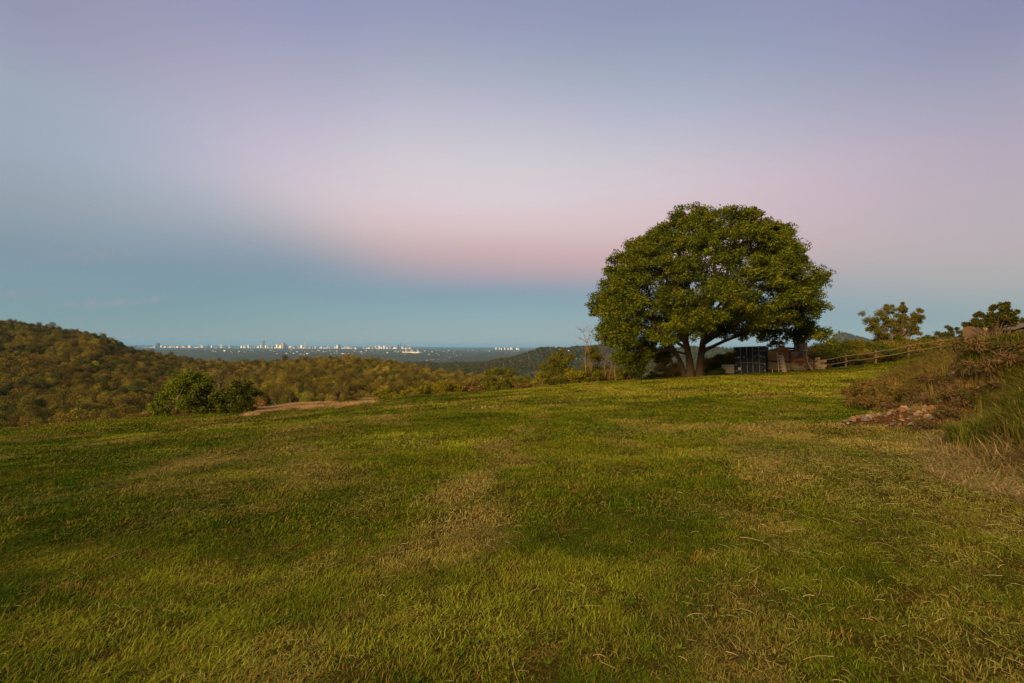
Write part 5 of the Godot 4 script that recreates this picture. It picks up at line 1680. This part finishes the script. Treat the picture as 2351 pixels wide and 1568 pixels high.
# ------------------------------------------------------------------ lawn
func turf() -> void:
	var tints := [Color(0.8, 0.95, 0.8), Color(1.1, 1.05, 1.0), Color(0.55, 0.65, 0.6), Color(1.3, 1.15, 1.2), Color(1.9, 1.3, 2.0), Color(0.9, 1.1, 0.9)]
	var bands := [   # from, to, tufts per square metre, radius, shortest, longest, width, blades
		[1.3, 5.0, 240.0, 0.11, 0.025, 0.065, 0.0045, 64],
		[5.0, 10.0, 110.0, 0.17, 0.030, 0.075, 0.0085, 60],
		[10.0, 20.0, 38.0, 0.30, 0.04, 0.090, 0.015, 60],
		[20.0, 62.0, 9.0, 0.58, 0.05, 0.10, 0.030, 60],
	]
	for b in bands:
		for vi in 3:
			var m := tuft(b[7], b[3], b[4], b[5], b[6], 1.6, 0.55, tints)
			var xf := []
			var cs := []
			var area: float = (b[1] * b[1] - b[0] * b[0]) * 1.12
			for i in int(area * b[2] / 3.0):
				var d := sqrt(lerpf(b[0] * b[0], b[1] * b[1], rng.randf()))
				var u := rng.randf_range(-80, 2430)
				var x := (u - 1175.0) / F * d
				if d > table(CREST, u) + 3.0: continue
				if bank_share(x, d) > rng.randf() * 1.2 or heap_weight(x, d) > 0.1: continue
				var s := rng.randf_range(0.75, 1.25)
				var hs := s * (1.05 + 1.1 * noise.get_noise_2d(x * 110.0, d * 110.0))
				xf.append(Transform3D(Basis(Vector3.UP, rng.randf() * TAU).scaled(Vector3(s, hs, s)), on_land(x, d)))
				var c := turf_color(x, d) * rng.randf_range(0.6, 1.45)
				if rng.randf() < 0.14: c = c.lerp(Color(0.19, 0.115, 0.030), rng.randf_range(0.4, 1.0))
				c.a = 1.0
				cs.append(c)
			scatter(self, "lawn_grass", m, M.blade, xf, cs, "short mown grass of the paddock, green mixed with straw")
	# cut stalks lying on the turf
	for vi in 4:
		var mb := MB.new()
		mb.col = Color.WHITE
		var ln := [0.05, 0.08, 0.13, 0.24][vi] as float
		var side := Vector3(0, 0, 0.0011)
		var bow := [0.003, -0.005, 0.008, -0.02][vi] as float
		var p := []
		for i in 5:
			var t := i / 4.0
			p.append(Vector3((t - 0.5) * ln, 0.006 * sin(t * PI), bow * sin(t * PI) + 0.3 * bow * t))
		for i in 4:
			mb.quad(p[i] - side, p[i + 1] - side, p[i + 1] + side, p[i] + side)
			mb.quad(p[i] - Vector3(0, 0.001, 0), p[i + 1] - Vector3(0, 0.001, 0), p[i + 1] + Vector3(0, 0.001, 0), p[i] + Vector3(0, 0.001, 0))
		var m := mb.mesh()
		var xf := []
		var cs := []
		for i in [40000, 22000, 12000, 12000][vi]:
			var d := sqrt(lerpf(1.5, 150.0, rng.randf()))
			var u := rng.randf_range(-60, 2420)
			var x := (u - 1175.0) / F * d
			var f := dryness(x, d) + (0.15 if x > 1.0 and d < 9.0 else 0.0)
			if rng.randf() > f * [0.75, 0.40, 0.09, 0.007][vi]: continue
			var s := rng.randf_range(0.6, 1.3)
			xf.append(Transform3D(Basis.from_euler(Vector3(rng.randf_range(-0.3, 0.3), rng.randf() * TAU, rng.randf_range(-0.5, 0.5))).scaled(Vector3(s, s, s * (1.0 + d * 0.05))), on_land(x, d) + Vector3(0, rng.randf_range(0.015, 0.055), 0)))
			var c := Color(0.15, 0.12, 0.040).lerp(Color(0.40, 0.35, 0.19), rng.randf() * rng.randf())
			if rng.randf() < 0.4: c = Color(0.13, 0.16, 0.04)
			cs.append(c)
		scatter(self, "cut_stalks", m, M.straw, xf, cs, "loose dry cut stalks strewn over the lawn")

	# flat broad-leaved weeds in the turf
	var wm := MB.new()
	for i in 9:
		var th := i * 2.4
		var dir := Vector3(cos(th), rng.randf_range(0.25, 0.7), sin(th)).normalized()
		wm.col = Color.WHITE * rng.randf_range(0.7, 1.2)
		wm.leaf(Vector3(0, 0.008, 0), dir, dir.cross(Vector3.UP).normalized(), rng.randf_range(0.03, 0.065), rng.randf_range(0.014, 0.024), -0.003)
	var wx := []
	var wc := []
	for i in 5000:
		var d := sqrt(lerpf(2.0, 180.0, rng.randf()))
		var x := rng.randf_range(-1.1, 1.1) * d
		if noise.get_noise_2d(x * 50.0 + 400.0, d * 50.0) + 0.35 * zone(x, d, 0.9, 2.8, 1.2, 0.7) < rng.randf_range(0.05, 0.45): continue
		if bank_share(x, d) > 0.0: continue
		var s := rng.randf_range(0.35, 0.75)
		wx.append(Transform3D(Basis(Vector3.UP, rng.randf() * TAU).scaled(Vector3.ONE * s), on_land(x, d) + Vector3(0, 0.022, 0)))
		wc.append(Color(0.034, 0.060, 0.004).lerp(Color(0.095, 0.115, 0.008), rng.randf()))
	scatter(self, "lawn_weeds", wm.mesh(), M.leaf, wx, wc, "small broad-leaved weeds scattered through the mown grass")

# ------------------------------------------------------------------ long grass of the bank
func long_grass() -> void:
	var protos := [
		tuft(70, 0.24, 0.28, 0.66, 0.011, 0.45, 0.8, [Color(0.065, 0.088, 0.012), Color(0.10, 0.115, 0.016), Color(0.05, 0.066, 0.010), Color(0.15, 0.12, 0.035)]),
		tuft(46, 0.24, 0.30, 0.70, 0.011, 0.55, 0.9, [Color(0.16, 0.115, 0.035), Color(0.11, 0.095, 0.022), Color(0.22, 0.14, 0.05)]),
		tuft(40, 0.30, 0.25, 0.60, 0.010, 2.4, 0.4, [Color(0.20, 0.14, 0.06), Color(0.13, 0.095, 0.04), Color(0.27, 0.20, 0.10), Color(0.10, 0.10, 0.03)]),
		tuft(7, 0.24, 0.6, 1.0, 0.006, 0.40, 0.5, [Color(0.32, 0.22, 0.09), Color(0.22, 0.15, 0.05), Color(0.18, 0.16, 0.05)]),
	]
	var names := ["lush green long grass on the bank", "browned long grass on the bank", "flattened dry grass along the foot of the bank", "tall straw-coloured seed stalks on the bank"]
	var xf := [[], [], [], []]
	var cs := [[], [], [], []]
	for i in 30000:
		var d := sqrt(lerpf(16.0, 50.0 * 50.0, pow(rng.randf(), 1.9)))
		var u := rng.randf_range(1850, 2480)
		var x := (u - 1175.0) / F * d
		var b := (x - table(FOOT, d)) * 0.8
		if b < -0.7: continue
		var hw := heap_weight(x, d)
		if hw > 0.10 and x < 10.8 and rng.randf() < 0.80: continue
		var g := noise2.get_noise_2d(x * 9.0, d * 9.0)
		var k := 1
		var lush := 1.2 * zone(x, d, 8.1, 7.5, 1.3, 1.1) + 0.7 * zone(x, d, 22.0, 27.0, 6.0, 6.0)
		if g * 1.6 + lush + rng.randf_range(-0.35, 0.35) > 0.14: k = 0
		if b < 0.55 and d < 12.0 and lush < 0.75: k = 2
		if hw > 0.10 and x < 10.8: k = 2 if rng.randf() < 0.6 else 1
		if d < 10.0 and k == 1 and rng.randf() < 0.6: k = 0
		if rng.randf() < 0.05: k = 3
		if b < 0.0 and rng.randf() < 0.45: continue
		if b < -0.2 and k != 2: continue
		var s := rng.randf_range(0.55, 1.0) * (1.0 if k != 2 else 0.7) * lerpf(0.5, 1.0, clampf(b * 0.7 + 0.2 + lush, 0.0, 1.0))
		s *= 1.0 - 0.35 * clampf(b / 3.0 - 0.4, 0.0, 1.0)   # shorter on the wind-swept top of the bank
		xf[k].append(Transform3D(Basis(Vector3.UP, rng.randf() * TAU).scaled(Vector3(s * (1.0 + d * 0.02), s, s * (1.0 + d * 0.02))), on_land(x, d)))
		var c := Color.WHITE * rng.randf_range(0.75, 1.3)
		c.a = 1.0
		cs[k].append(c)
	for k in 4:
		scatter(self, "long_grass", protos[k], M.blade, xf[k], cs[k], names[k])
	# dry grass on the lip beyond the lawn, its lit glow put into the orange
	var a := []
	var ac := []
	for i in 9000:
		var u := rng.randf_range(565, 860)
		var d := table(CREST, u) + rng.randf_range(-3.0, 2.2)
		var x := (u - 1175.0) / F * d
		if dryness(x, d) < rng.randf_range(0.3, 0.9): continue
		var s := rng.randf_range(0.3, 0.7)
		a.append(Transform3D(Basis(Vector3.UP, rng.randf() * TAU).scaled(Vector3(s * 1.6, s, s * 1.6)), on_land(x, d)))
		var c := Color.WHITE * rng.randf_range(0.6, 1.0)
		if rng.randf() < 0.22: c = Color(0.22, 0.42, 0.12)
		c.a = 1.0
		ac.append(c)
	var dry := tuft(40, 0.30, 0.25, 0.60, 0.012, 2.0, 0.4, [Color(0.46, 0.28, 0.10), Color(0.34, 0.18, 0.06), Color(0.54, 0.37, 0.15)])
	scatter(self, "dry_glow_strip", dry, M.straw, a, ac, "strip of dry grass on the lip of the lawn, orange glow painted into its colour")
